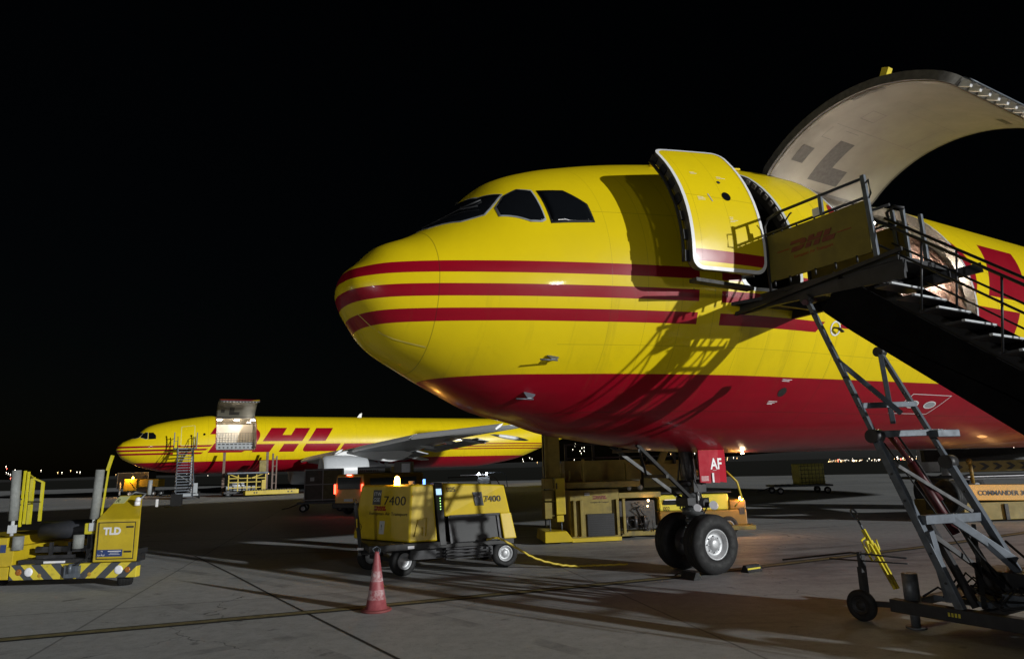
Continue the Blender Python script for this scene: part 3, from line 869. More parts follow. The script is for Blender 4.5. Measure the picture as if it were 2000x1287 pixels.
        for (a, c, n_) in ((5.75, 27, 2), (5.68, 16, 3), (6.14, 9, 4), (6.2, 25.5, 2)):
            for k in range(n_):
                L2 = random.uniform(.06, .16)
                pl.beam(sf(a, c - k * .55, .007), sf(a + L2, c - k * .5, .007), .002, .004)
        pl.beam(sf(5.88, 17.5, .007), sf(5.92, 14.5, .007), .004, .012)
        pl.build('instruction_text', M_white, D)
        # arm holding the open door, and a dark bar painted in for shadow below
        ar = MB(); ar.beam((5.66, -2.68, 4.7), (5.2, -2.95, 4.7), .14, .1)
        ar.box(4.2, 5.35, -3.0, -2.86, 4.36, 4.41)
        ar.build('arm_and_shade_bar', M_dark, A)
        # small things on the skin
        pb = MB()
        for s, ph in ((2.79, -37.7), (2.7, -58.3)):
            p = sf(s, ph); q = sf(s, ph, .11)
            pb.prism([p + Vector((-.1, 0, 0)), p + Vector((.12, 0, 0)), q + Vector((.02, 0, 0)), q + Vector((-.05, 0, 0))], Vector((0, 0, .02)))
            pb.tube([q + Vector((.05, 0, 0)), q + Vector((-.24, 0, 0))], .012, 6)
        pb.build('pitot_probe', M_steel, A)
        patch('static_port', [(6.9 + .09 * math.cos(t), -42.5 + 1.9 * math.sin(t)) for t in [2 * math.pi * k / 16 for k in range(16)]], M_dark, A, .004)
        pl = MB()
        for (a, c, n_, w_) in ((6.75, -37.5, 2, .22), (6.72, -46.5, 3, .2)):
            for k in range(n_): pl.beam(sf(a, c - k * .6, .005), sf(a + w_ * (1 - .2 * k), c - k * .6, .005), .003, .007)
        pl.build('placard_text', M_white, A)
        rg = [(7.62 + .13 * math.cos(t), -18.2 + 2.6 * math.sin(t)) for t in [2 * math.pi * k / 24 for k in range(24)]]
        ri = [(7.62 + .10 * math.cos(t), -18.2 + 2.0 * math.sin(t)) for t in [2 * math.pi * k / 24 for k in range(24)]]
        patch('sensor_ring', rg, M_white, A, .006, hole=ri)
        sv = MB(); sv.beam(sf(7.58, -18, 0), sf(7.58, -18, .1), .03); sv.beam(sf(7.58, -18, .09), sf(7.7, -19, .09), .05, .02); sv.build('sensor_vane', M_dsteel, A)
        # service panel with two oval vents, low on the belly
        o1 = [(10.55, -40), (11.9, -40), (11.5, -50), (10.2, -50)]
        c1 = (11.03, -45); o2 = [(c1[0] + (s - c1[0]) * .97, c1[1] + (p - c1[1]) * .95) for s, p in o1]
        patch('panel_outline', o1, M_white, A, .004, hole=o2)
        for cs in (10.75, 11.35):
            e1 = [(cs + .2 * math.cos(t), -45 + 1.9 * math.sin(t)) for t in [2 * math.pi * k / 20 for k in range(20)]]
            e2 = [(cs + .17 * math.cos(t), -45 + 1.5 * math.sin(t)) for t in [2 * math.pi * k / 20 for k in range(20)]]
            patch('oval_vent', e1, M_white, A, .004, hole=e2); patch('vent_mesh', e2, M_grey, A, .003)
        # antennas, wipers, roof strake over the doors
        an = MB()
        for s in (1.95,): an.prism([(s, -.01, FT(s) - .01), (s + .16, -.01, FT(s + .16) - .01), (s + .1, -.01, FT(s) + .12), (s + .05, -.01, FT(s) + .1)], (0, .02, 0))
        an.build('antenna', M_dsteel, A)
        an = MB(); an.cyl((7.5, -.9, 7.5), (7.5, -.9, 7.64), .06, 10); an.build('beacon', M_refl, A)
        rs_ = MB(); rs_.beam(sf(5.0, 57, .02), sf(7.0, 56, .02), .07, .03); rs_.build('rain_gutter', M_livery, A)
        wp = MB(); wp.tube([sf(1.32, 80, .02), sf(1.75, 62, .04), sf(1.9, 50, .05)], .012, 5); wp.tube([sf(1.75, 62, .05), sf(2.0, 55, .03)], .014, 5); wp.build('wiper', M_dsteel, A)
        patch('radome_strip', [(.29, -60.3), (.30, -59), (1.14, -50.6), (1.15, -51.8)], simple('faded_yellow', (.8, .66, .12), .4), A, .004)
    else:
        C0 = rrect(5.37, 6.55, -3.5, 42, .12, 2.5, 6); C1 = rrect(5.42, 6.50, -2.3, 40.8, .09, 1.9, 6)
        patch('door_outline', C0, simple('outline_cream', (.8, .74, .3), .4), A, .006, hole=C1)
        patch('door_porthole', [(6.2 + .07 * math.cos(t), 17 + 1.6 * math.sin(t)) for t in [2 * math.pi * k / 12 for k in range(12)]], M_glass, A, .006)
        patch('cabin_window', [(7.35 + .11 * math.cos(t), 18.5 + 2.6 * math.sin(t)) for t in [2 * math.pi * k / 12 for k in range(12)]], M_glass, A, .006)
        an = MB()
        for s in (22.7,): an.prism([(s, -.03, 7.7), (s + .5, -.03, 7.7), (s + .55, -.03, 8.2), (s + .3, -.03, 8.1)], (0, .06, 0))
        an.build('antenna', M_white, A)
    # --- nose gear
    X0 = 6.73
    g = MB()
    g.cyl((X0, 0, .52), (X0, 0, 1.05), .085, 16); g.cyl((X0, 0, .95), (X0 - .08, 0, 2.5), .13, 16)
    g.cyl((X0, 0, 1.0), (X0, 0, 1.12), .19, 16); g.cyl((X0, 0, 1.3), (X0, 0, 1.42), .17, 16); g.cyl((X0, 0, .86), (X0, 0, .92), .15, 16)
    g.cyl((X0, -.44, .51), (X0, .44, .51), .07, 12)
    g.beam((X0 + .16, 0, 1.05), (X0 + .42, 0, .82), .12, .05); g.beam((X0 + .42, 0, .82), (X0 + .08, 0, .6), .12, .05)
    G_ = g.build('nose_gear_leg', simple('gear_grey_paint', (.13, .135, .14), .4, metal=.3, var=.4, scale=14, dirt=.6), A)
    br = MB()
    for y in (-.22, .22):
        br.beam((X0 - .1, y * .6, 1.25), (5.2, y * 1.6, 2.25), .045, .06)
    br.beam((5.9, -.3, 1.7), (5.9, .3, 1.7), .06)
    br.beam((5.25, -.36, 2.15), (5.25, .36, 2.15), .05); br.beam((5.25, -.36, 2.15), (5.9, .25, 1.7), .035)
    br.build('drag_brace', M_black, G_)
    ac_ = MB()
    ac_.cyl((X0 + .05, -.3, 1.2), (X0 + .05, .3, 1.2), .075, 12); ac_.cyl((X0 - .15, -.2, 1.55), (X0 - .15, .2, 1.55), .06, 12)
    random.seed(5)
    for k in range(9):
        y = random.uniform(-.2, .2); x = X0 + random.uniform(-.2, .2)
        ac_.tube([(x, y, 2.1), (x + random.uniform(-.1, .1), y * 1.4, 1.6), (X0 + random.uniform(-.18, .18), y, 1.1), (X0 + .1, y * .4, .9)], .014, 5)
    ac_.box(X0 - .18, X0 + .12, -.26, -.14, 1.4, 1.62); ac_.box(X0 - .3, X0 - .1, -.2, .1, 1.15, 1.3)
    ac_.build('steering_actuator', M_dsteel, G_)
    tl = MB()
    tl.cyl((X0 + .18, -.36, 1.15), (X0 + .08, -.44, 1.17), .075, 14); tl.cyl((X0 - .16, -.3, 1.12), (X0 - .24, -.36, 1.14), .065, 14)
    tl.build('taxi_lamp', M_refl, G_)
    MB().tube([(X0 - .05, -.16, 2.0), (X0 - .02, -.2, 1.5), (X0 - .02, -.16, 1.0)], .018, 6).build('white_hose', M_white, G_)
    sg = MB(); sg.prism([(X0 + .1, -.1, .88), (X0 + .02, -.12, .70), (X0 + .10, -.12, .76), (X0 + .16, -.12, .70), (X0 + .22, -.1, .78)], (0, -.012, 0)); sg.build('white_flag', M_white, G_)
    if near:
        # the steered pair stands turned a few degrees
        st = R_(4)
        for sd in (-1, 1):
            c = Vector((X0 + sd * .40 * math.sin(st), sd * .40 * math.cos(st), .51))
            wheel(G_, c, (math.sin(st) * sd, math.cos(st) * sd, 0), .51, .36, .255)
        # curved gear door with the letters
        gd = MB(); sect = [(-.36, 6.62), (-.42, 6.82), (-.45, 7.02), (-.42, 7.22), (-.33, 7.32)]
        for (y0, x0), (y1, x1) in zip(sect, sect[1:]):
            gd.prism([(x0, y0, 1.57), (x1, y1, 1.55), (x1, y1, 2.04 if x1 > 7.25 else 2.14), (x0, y0, 2.14 if x0 < 7.25 else 2.1)], (0, .025, 0))
        bmesh.ops.remove_doubles(gd.bm, verts=gd.bm.verts[:], dist=.001)
        DG = gd.build('nose_gear_door', simple('gear_door_red', (.42, .008, .025), .6, var=.12, spec=.2), A)
        text('letters', 'AF', .27, M_white, DG, (6.84, -.424, 1.80), (1, -.15, 0), (0, 0, 1), .004, bold=.006, sx=.8)
        MB().box(6.84, 6.885, -.446, -.436, 1.565, 1.73).build('tow_limit_mark', M_white, DG)
        tt = MB()
        for k in range(5): tt.beam((6.64, -.372, 1.60 + k * .018), (6.78, -.412, 1.60 + k * .018), .008, .006) if True else tt.box(6.64, 6.79, -.425, -.42, 1.60 + k * .018, 1.607 + k * .018)
        tt.build('placard_text', M_white, DG)
        MB().box(6.86, 6.95, -.452, -.44, 1.775, 1.779).build('placard_line', M_white, DG)
        MB().tube([(7.35, -.3, 1.75), (7.55, -.36, 1.55), (7.62, -.38, 1.25), (7.5, -.3, 1.1)], .02, 6).build('ground_power_plug_lead', M_cable, A)
        lamp_b = MB().sphere((7.95, -.2, 2.07), .03, 10, (1, 1, .5)).build('belly_lamp', emit('warm_lamp', (1, .7, .35), 40), A)
        bl = lamp('belly_light', 'POINT', (7.95, -.25, 1.98), 2.2, (1, .72, .42), .05); bl.parent = A
    else:
        for sd in (-1, 1): wheel(G_, (X0, sd * .38, .51), (0, sd, 0), .51, .36, .255)
    # --- main gear
    for sd in (-1, 1):
        mg = MB(); mg.cyl((24.6, sd * 4.8, .7), (24.6, sd * 4.7, 3.4), .2, 14); mg.beam((23.9, sd * 4.8, .66), (25.3, sd * 4.8, .66), .2)
        mg.beam((24.6, sd * 4.75, 1.4), (24.2, sd * 2.9, 3.1), .14)
        MG = mg.build('main_gear_leg', M_lgrey, A)
        for dx in (-.7, .7):
            for dy in (-.46, .46): wheel(MG, (24.6 + dx, sd * 4.8 + dy, .6), (0, 1 if dy > 0 else -1, 0), .6, .42, .28)
        md = MB(); md.box(24.0, 25.3, sd * 5.45 - .03, sd * 5.45 + .03, 1.3, 2.6); md.build('gear_door', M_white, MG)
    if near:
        # wrapped cargo in the hold
        pass
    return A


NEAR = airplane('huge yellow and red airplane in front, front door swung open above nose wheels lettered AF', (-2.593, 9.298, 0), NYAW, True)
FAR = airplane('whole yellow and red airplane standing beyond, side on, with grey wing stretched to the right', (-37.3, 62.9, .02), R_(28.4), False)


def near_thing(name, label, cat, group=None): return thing(name, label, cat, (-2.593, 9.298, 0), NYAW, group)
def far_thing(name, label, cat, group=None): return thing(name, label, cat, (-37.3, 62.9, .02), R_(28.4), group)


# ---------------------------------------------------------------- cargo wrapped in film, inside the near hold
def wrap_mat():
    m, nt, b = new_mat('stretch_film')
    vec, x, y, z = coords()
    n = noise(vec, 3.5, 9, 0.7); n2 = noise(vec, 1.6, 5)
    c = mix(ramp(n, .35, .7), (0.20, 0.09, 0.06), (0.62, 0.42, 0.34))
    c = mix(ramp(n2, .5, .62), c, (.12, .07, .05))
    nt.links.new(c, b.inputs['Base Color']); b.inputs['Roughness'].default_value = .2; b.inputs['Coat Weight'].default_value = .5
    bump(b, n, 1.0, .12)
    return m


M_wrap = wrap_mat()
t = near_thing('cargo_pallet', 'film wrapped pinkish cargo stacked inside the open hold behind the stairs', 'cargo')
mb = MB()
bmesh.ops.create_grid(mb.bm, x_segments=50, y_segments=70, size=1)
pts = []
random.seed(11)
from mathutils import noise as mn
for v in mb.bm.verts:
    u, w = v.co.x, v.co.y           # heap rounded to the shape of the hold
    a = R_(90 - w * 112); rr = 2.34
    rr *= 1 + .035 * mn.noise(Vector((u * 4, w * 4, 1))) + .03 * mn.noise(Vector((u * 11, w * 11, 4)))
    s = 10.75 + u * 2.05 + .08 * mn.noise(Vector((u * 5, w * 6, 8)))
    l, z = rr * math.sin(-a + math.pi / 2 + math.pi / 2) if False else -rr * math.cos(a), 4.9 + rr * math.sin(a)
    if abs(u) > .93: l *= .8; z = 4.9 + (z - 4.9) * .8
    v.co = (s, l, max(z, 4.40))
mb.build('film_wrap', M_wrap, t, smooth=True)
mb = MB().box(8.75, 12.75, -1.9, 1.7, 4.335, 4.38); mb.build('pallet', M_steel, t)
nt_ = MB()
for k in range(9): nt_.tube([(8.5 + k * .42, -2.0, 4.4), (8.5 + k * .42, -1.95, 5.2), (8.5 + k * .42, -1.3, 6.4)], .012, 4)
for z in (4.7, 5.0, 5.3, 5.7): nt_.tube([(8.5, -2.0, z), (11.9, -2.0, z)], .01, 4)
nt_.build('cargo_net', M_dsteel, t)

# far hold: barrier net and container row
t = far_thing('cargo_net', 'square mesh barrier net hung across the far airplane doorway', 'net')
nt_ = MB()
for k in range(14): nt_.tube([(8.55 + k * .26, -1.6, 5.0), (8.55 + k * .26, -1.6, 5.95)], .014, 4)
for z in (5.05, 5.25, 5.5, 5.7, 5.92): nt_.tube([(8.5, -1.6, z), (11.95, -1.6, z)], .014, 4)
nt_.build('net_cords', M_dsteel, t)
t = far_thing('container_row', 'low grey roller deck unit across the foot of the far doorway', 'cargo deck')
c_ = MB().box(8.5, 11.95, -2.2, -1.75, 4.36, 4.98).build('deck_sill', M_grey, t)
dk = MB()
for k in range(9): dk.box(8.7 + k * .37, 8.85 + k * .37, -2.22, -2.2, 4.45, 4.6); dk.box(8.62 + k * .37, 8.86 + k * .37, -2.22, -2.2, 4.78, 4.9)
dk.build('sill_slot', M_dark, t)
MB().box(8.45, 12.0, 0.4, .5, 4.34, 6.9).build('cream_liner_panel', M_liner, t)


# ---------------------------------------------------------------- crew stairs at the near airplane
def near_stairs():
    T = near_thing('boarding_stairs', 'tall grey boarding stairs with black tarpaulin side at the open front door', 'stairs')
    P = lambda s, l, z: (s, -l, z)
    # platform deck
    d = MB(); d.box(5.52, 6.62, -5.0, -2.95, 4.26, 4.32); d.build('platform', M_dsteel, T)
    d = MB()
    for s in (5.52, 6.55): d.box(s, s + .07, -5.05, -2.3, 4.10, 4.255)
    for l in (2.4, 3.1, 3.8, 4.5): d.box(5.6, 6.54, -l - .06, -l, 4.12, 4.25)
    d.beam(P(5.53, 2.25, 4.22), P(5.53, 5.05, 4.10), .05, .16); d.beam(P(5.45, 2.5, 4.1), P(5.45, 5.1, 4.36), .04, .05)
    d.build('deck_frame', M_dsteel, T)
    # extending deck nose towards the skin
    d = MB(); d.prism([P(5.3, 2.40, 4.22), P(6.8, 2.35, 4.22), P(6.6, 3.0, 4.22), P(5.5, 3.0, 4.22)], (0, 0, .05))
    d.build('deck_nose', M_dsteel, T)
    d = MB(); d.tube([P(5.25, 2.42, 4.18), P(6.8, 2.36, 4.18)], .055, 10); d.build('rubber_buffer', M_rubber, T)
    # forward side panel with the word mark
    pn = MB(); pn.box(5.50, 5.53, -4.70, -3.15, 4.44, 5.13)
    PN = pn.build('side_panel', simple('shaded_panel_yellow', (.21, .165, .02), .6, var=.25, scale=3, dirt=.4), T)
    o = P(5.497, 3.50, 4.80)
    logo('word_mark', .155, simple('shaded_red', (.16, .02, .02), .6), PN, P(5.499, 3.56, 4.77), (0, -1, 0), (0, 0, 1))  # panel yellow and logo red are darkened to carry the shade
    text('company_line', 'European Air Transport', .062, M_redp, PN, P(5.499, 3.60, 4.68), (0, -1, 0), (0, 0, 1), .002)
    st = MB()
    for x in (3.34, 4.28): st.box(5.494, 5.499, -x - .2, -x, 4.83, 4.838)
    st.build('word_mark_stripes', M_redp, PN)
    pn = MB(); pn.box(6.60, 6.63, -4.55, -3.0, 4.36, 5.05); pn.build('side_panel', M_shyel, T)
    # guard rails
    r = MB()
    r.tube([P(5.5, 3.16, 4.3), P(5.5, 3.17, 5.28), P(5.5, 3.24, 5.38), P(5.5, 3.4, 5.42), P(5.5, 4.74, 5.42)], .022, 8)
    r.tube([P(5.5, 3.16, 5.16), P(5.5, 4.74, 5.16)], .02, 8)
    for l in (3.3, 3.45, 3.7, 3.98, 4.3, 4.55): r.tube([P(5.5, l, 5.12), P(5.5, l, 5.17)], .014, 6)
    for l in (3.25, 3.5, 3.9, 4.2, 4.5): r.tube([P(5.5, l, 4.36), P(5.5, l, 4.45)], .016, 6)
    r.build('guard_rail', M_dsteel, T)
    r = MB(); r.tube([P(5.5, 3.52, 5.17), P(5.5, 3.53, 5.26), P(5.5, 3.61, 5.33), P(5.5, 3.64, 5.34)], .012, 6)
    r.tube([P(5.5, 4.74, 5.34), P(5.42, 4.83, 5.34), P(5.42, 4.84, 5.16), P(5.5, 4.77, 5.14)], .012, 6); r.build('grab_handle', M_dsteel, T)
    r = MB(); r.beam(P(5.5, 4.72, 5.46), P(5.5, 4.76, 4.36), .06, .05, (1, 0, 0)); r.build('corner_post', M_steel, T, bevel=.006)
    r = MB(); r.beam(P(5.5, 4.10, 5.42), P(5.5, 4.10, 5.14), .05, .04, (1, 0, 0)); r.build('rail_post', M_steel, T)
    MB().box(5.47, 5.53, -4.08, -3.98, 5.15, 5.26).build('switch_box', M_white, T)
    r = MB()
    for l, tp in ((4.42, 5.28), (4.56, 5.26), (4.78, 5.10)): r.beam(P(6.6, l, 4.18), P(6.6, l, tp), .05, .05, (1, 0, 0))
    r.build('gate_post', M_steel, T, bevel=.006)
    r = MB()
    r.tube([P(6.6, 3.05, 4.4), P(6.6, 3.05, 5.3), P(6.6, 3.2, 5.40), P(6.6, 4.4, 5.38)], .022, 8); r.tube([P(6.6, 3.05, 5.1), P(6.6, 4.4, 5.1)], .018, 8)
    r.tube([P(6.58, 4.40, 5.0), P(6.50, 4.40, 5.24), P(6.52, 4.5, 5.30), P(6.58, 4.6, 5.25)], .025, 8)
    r.build('guard_rail', M_dsteel, T)
    # flight
    z0, l0, k = 4.24, 4.36, .84
    n = 20
    for i in range(n):
        l = l0 + .2475 * i; z = z0 - .2075 * i
        tr = MB(); tr.box(5.60, 6.32, -(l + .2), -(l + .003), z - .03, z - .002)
        TR_ = tr.build('tread', M_dsteel, T)
        MB().box(5.59, 6.30, -(l + .235), -(l + .2), z - .024, z).build('nosing', M_lgrey, TR_)
    for s in (5.555, 6.33):
        sb = MB(); a = P(s, l0 - .18, z0 - .05); b = P(s, 9.25, z0 - k * (9.25 - l0 + .18) + .05)
        sb.beam(a, b, .03, .2, (1, 0, 0)) if False else sb.prism([P(s, l0 - .25, z0 + .12), P(s, l0 - .25, z0 - .15), P(s, 9.2, z0 - k * (9.2 - l0 + .25) - .13), P(s, 9.2, z0 - k * (9.2 - l0 + .25) + .13)], (.025, 0, 0))
        sb.build('stringer', M_dsteel, T)
    sk = MB(); sk.prism([P(6.365, 4.7, 4.12), P(6.365, 4.7, 3.2), P(6.365, 8.9, 0.30), P(6.365, 9.2, .22), P(6.365, 9.2, .34)], (.02, 0, 0))
    sk.build('tarpaulin_skirt', M_tarp, T)
    # tarpaulin skirt along the forward side
    sk = MB(); sk.prism([P(5.52, 4.22, 4.27), P(5.52, 3.93, 3.84), P(5.52, 4.3, 3.5), P(5.52, 5.95, 2.13), P(5.52, 7.6, .75), P(5.52, 8.6, .75), P(5.52, 8.6, .70), P(5.52, 8.2, 1.0)], (.02, 0, 0))
    sk.build('tarpaulin_skirt', M_tarp, T)
    # hand rails, both sides
    for s in (5.57, 6.34):
        h = MB()
        f = lambda l, o: z0 - k * (l - l0) + o
        h.tube([P(s, 4.45, f(4.45, .95)), P(s, 9.2, f(9.2, .95))], .018, 8)
        h.tube([P(s, 4.5, f(4.5, .62)), P(s, 9.2, f(9.2, .62))], .014, 8)
        if s > 6: h.tube([P(s, 4.5, f(4.5, .3)), P(s, 9.2, f(9.2, .3))], .012, 8)
        for l in (5.15, 5.9, 6.8, 7.8, 8.8): h.tube([P(s, l, f(l, .02)), P(s, l + .12, f(l + .12, .95))], .014, 6)
        h.build('hand_rail', M_dsteel, T)
    b = MB(); b.beam(P(6.3, 4.35, 4.10), P(6.72, 5.35, 4.22), .05, .12); b.build('swing_bar', M_dsteel, T)
    # lift frame: two inclined legs, telescoping
    legs = ((5.5, 3.72, 4.06, 5.12, .3), (6.55, 4.0, 3.35, 5.35, .35))
    for s, l1, z1, l2, z2 in legs:
        a = Vector(P(s, l1, z1)); c = Vector(P(s, l2, z2)); m1 = a.lerp(c, .55); m0 = a.lerp(c, .50)
        g = MB(); g.beam(a, m1, .06, .06, (1, 0, 0)); up_ = g.build('upper_leg', M_steel, T, bevel=.006)
        g = MB(); g.beam(m0, c, .085, .085, (1, 0, 0)); g.build('lower_leg', M_steel, T, bevel=.006)
        hb = MB(); hb.cyl(m0 + Vector((-.08, 0, 0)), m0 + Vector((.08, 0, 0)), .085, 14); hb.cyl(a + Vector((-.06, 0, 0)), a + Vector((.06, 0, 0)), .07, 12); hb.build('pivot', M_dsteel, T)
    g = MB()
    g.beam(P(5.5, 4.02, 3.2), P(5.9, 4.55, 2.45), .06, .06); g.beam(P(6.55, 4.0, 3.36), P(5.95, 4.40, 2.35), .06, .06)
    g.beam(P(5.5, 4.28, 2.56), P(6.55, 4.36, 2.60), .07, .07)
    g.build('cross_brace', M_steel, T, bevel=.005)
    g = MB(); g.beam(P(5.45, 4.42, 2.20), P(6.62, 4.60, 2.22), .1, .08); g.beam(P(6.35, 4.65, 2.2), P(6.72, 4.72, 2.2), .14, .09); g.build('cross_head', M_steel, T, bevel=.008)
    g = MB(); g.beam(P(5.5, 4.84, 1.22), P(6.55, 4.93, 1.20), .1, .1); g.beam(P(6.0, 4.9, 1.2), P(6.55, 5.24, .72), .05, .09)
    g.beam(P(6.2, 4.9, 1.15), P(6.55, 5.5, .35), .06, .06); g.beam(P(5.5, 4.9, 1.1), P(5.62, 4.95, .35), .06, .1)
    g.build('lower_brace', M_steel, T, bevel=.005)
    g = MB(); g.cyl(P(5.9, 4.35, 2.2), P(6.12, 4.75, 1.4), .03, 12); g.cyl(P(6.0, 4.52, 1.85), P(6.15, 4.84, 1.02), .05, 14); g.cyl(P(5.4, 3.75, 4.0), P(5.9, 3.55, 4.12), .04, 10)
    g.build('hydraulic_ram', M_ram, T)
    g = MB()
    g.tube([P(6.0, 4.4, 2.2), P(6.05, 4.6, 1.8), P(6.2, 4.8, 1.2), P(6.1, 5.1, .8), P(6.3, 5.3, .4)], .014, 5)
    g.tube([P(5.7, 4.4, 2.1), P(5.8, 4.7, 1.5), P(5.9, 5.0, .9), P(5.9, 5.3, .35)], .009, 5)
    g.tube([P(6.9, 5.0, .9), P(7.0, 5.4, .45), P(6.6, 5.9, .30), P(6.2, 6.1, .36)], .016, 5)
    g.build('hose', M_rubber, T)
    # chassis, jacks, wheel
    g = MB(); g.box(5.45, 5.58, -7.9, -4.35, .17, .31); g.box(6.9, 7.0, -7.9, -4.35, .17, .31)
    for l in (4.4, 5.2, 6.4, 7.7): g.box(5.585, 6.895, -l - .08, -l, .2, .29)
    C_ = g.build('chassis', M_dsteel, T, bevel=.008)
    mk = MB()
    for k in range(4): mk.box(5.444, 5.449, -5.02 - k * .035, -5.0 - k * .035, .225, .265)
    mk.build('yellow_marking', simple('bright_yellow_mark', (.7, .6, .05), .5), C_)
    for s, l in ((5.62, 4.53), (6.25, 5.55)):
        j = MB(); j.cyl(P(s, l, .26), P(s, l, .60), .085, 20); j.cyl(P(s, l, .02), P(s, l, .28), .05, 12); j.cyl(P(s, l, 0), P(s, l, .02), .11, 16)
        j.build('jack', simple('zinc_plated', (.22, .235, .26), .5, metal=.4, var=.5, scale=14, dirt=.5), T)
    ab = MB()
    ab.prism([P(5.8, 4.75, .30), P(5.8, 4.95, .30), P(5.8, 4.85, .55)], (.03, 0, 0)); ab.box(5.75, 6.3, -5.3, -4.7, .31, .37); ab.box(5.9, 6.1, -5.6, -5.35, .31, .45); ab.prism([P(6.4, 4.9, .3), P(6.4, 5.3, .3), P(6.4, 5.0, .5)], (.04, 0, 0))
    ab.build('base_bracket', M_steel, T)
    bx_ = MB(); bx_.box(5.75, 6.75, -7.4, -5.7, .31, .85); bx_.box(6.3, 6.85, -5.6, -4.9, .31, .62); bx_.box(5.9, 6.2, -6.9, -6.5, .855, .95)
    bx_.build('battery_box', M_dsteel, T, bevel=.01)
    hv = MB()
    random.seed(31)
    for k in range(12):
        s_, l_ = random.uniform(5.6, 6.7), random.uniform(4.5, 5.9)
        hv.tube([P(s_, l_, .36), P(s_ + .15, l_ + .1, .34 + random.random() * .3), P(s_ + random.uniform(-.2, .4), l_ + random.uniform(.2, .8), .34), P(s_ + .3, l_ + 1.0, .4)], .013, 5)
    hv.build('hydraulic_line', M_rubber, T)
    ib = MB(); ib.beam(P(5.62, 4.86, 1.05), P(6.45, 5.25, .35), .045, .05); ib.beam(P(6.45, 4.9, 1.1), P(5.7, 5.25, .32), .045, .05); ib.beam(P(5.55, 4.5, 1.9), P(6.5, 4.9, 1.25), .035, .04)
    ib.beam(P(5.75, 4.75, 1.2), P(5.75, 5.15, .3), .07, .07); ib.beam(P(6.3, 4.8, 1.2), P(6.3, 5.2, .3), .06, .06)
    ib.build('inner_brace', M_dsteel, T)
    bo = MB()
    for s_, l1_, z1_, l2_, z2_ in ((5.45, 3.72, 4.06, 5.12, .3), (6.5, 4.0, 3.35, 5.35, .35)):
        a_ = Vector(P(s_ + .018, l1_, z1_)); c_2 = Vector(P(s_ + .018, l2_, z2_))
        for t_ in (.06, .2, .3, .36, .4, .44, .62, .7, .85, .93):
            q_ = a_.lerp(c_2, t_); bo.cyl(q_, q_ + Vector((-.02 if s_ < 6 else -.03, 0, 0)), .014, 8)
    bo.build('bolt_head', M_dsteel, T)
    wheel(T, P(5.48, 3.98, .18), (-1, 0, 0), .18, .10, .10, M_dsteel)
    wheel(T, P(5.35, 7.3, .30), (-1, 0, 0), .30, .2, .17, M_dsteel)
    wheel(T, P(7.1, 7.3, .30), (1, 0, 0), .30, .2, .17, M_dsteel)
    ax_ = MB(); ax_.beam(P(5.52, 3.98, .2), P(5.52, 4.4, .24), .06); ax_.beam(P(5.52, 4.0, .2), P(5.52, 4.0, .62), .07, .05, (1, 0, 0)); ax_.beam(P(5.52, 4.02, .8), P(5.52, 4.02, .3), .04, .1, (1, 0, 0))
    ax_.beam(P(5.4, 7.3, .3), P(7.1, 7.3, .3), .07)
    ax_.build('wheel_fork', M_dsteel, T)
    # spare tyre hung between the legs
    wheel(T, P(6.7, 4.55, 1.42), (-.8, .3, 0), .21, .16, .1, M_dsteel, name='spare_wheel')
    # guard chain to the left
    c = MB(); c.tube([P(5.5, 4.6, .78), P(5.5, 3.9, .78), P(5.35, 3.0, .62)], .012, 5); c.tube([P(5.5, 4.6, .72), P(5.5, 3.6, .68)], .01, 5); c.build('rod', M_dsteel, T)
    # raised yellow draw bar with towing eye
    yb = MB()
    a = Vector(P(6.3, 3.93, .27)); b = Vector(P(6.3, 3.58, .98))
    yb.beam(a + Vector((-.02, 0, 0)), a.lerp(b, .75) + Vector((-.035, 0, 0)), .035, .03, (1, 0, 0)); yb.beam(a + Vector((.04, 0, 0)), a.lerp(b, .75) + Vector((.055, 0, 0)), .035, .03, (1, 0, 0))
    m = a.lerp(b, .72)
    yb.tube([m + Vector((-.03, 0, -.2)), m + Vector((-.13, .02, -.02)), m + Vector((-.14, .05, .07)), m + Vector((-.06, .05, .1))], .014, 6)
    yb.tube([m + Vector((.03, 0, -.2)), m + Vector((.12, -.02, -.05)), m + Vector((.1, 0, .07))], .014, 6)
    yb.beam(m + Vector((0, 0, -.08)), m + Vector((0, 0.04, .06)), .14, .03, (0, 1, 0))
    yb.beam(m, b, .05, .03, (1, 0, 0))
    DB = yb.build('draw_bar', simple('bright_yellow_paint', (.75, .62, .03), .4, var=.3, scale=9, dirt=.6), T)
    e = MB(); d2 = (b - a).normalized()
    e.tube([b + d2 * .0, b + d2 * .16], .014, 6)
    e.tube([b + d2 * .22 + Vector((.06 * math.cos(t), 0, 0)) + d2 * .07 * math.sin(t) for t in [2 * math.pi * k / 14 for k in range(15)]], .013, 6)
    e.build('towing_eye', M_steel, DB)
    return T


near_stairs()


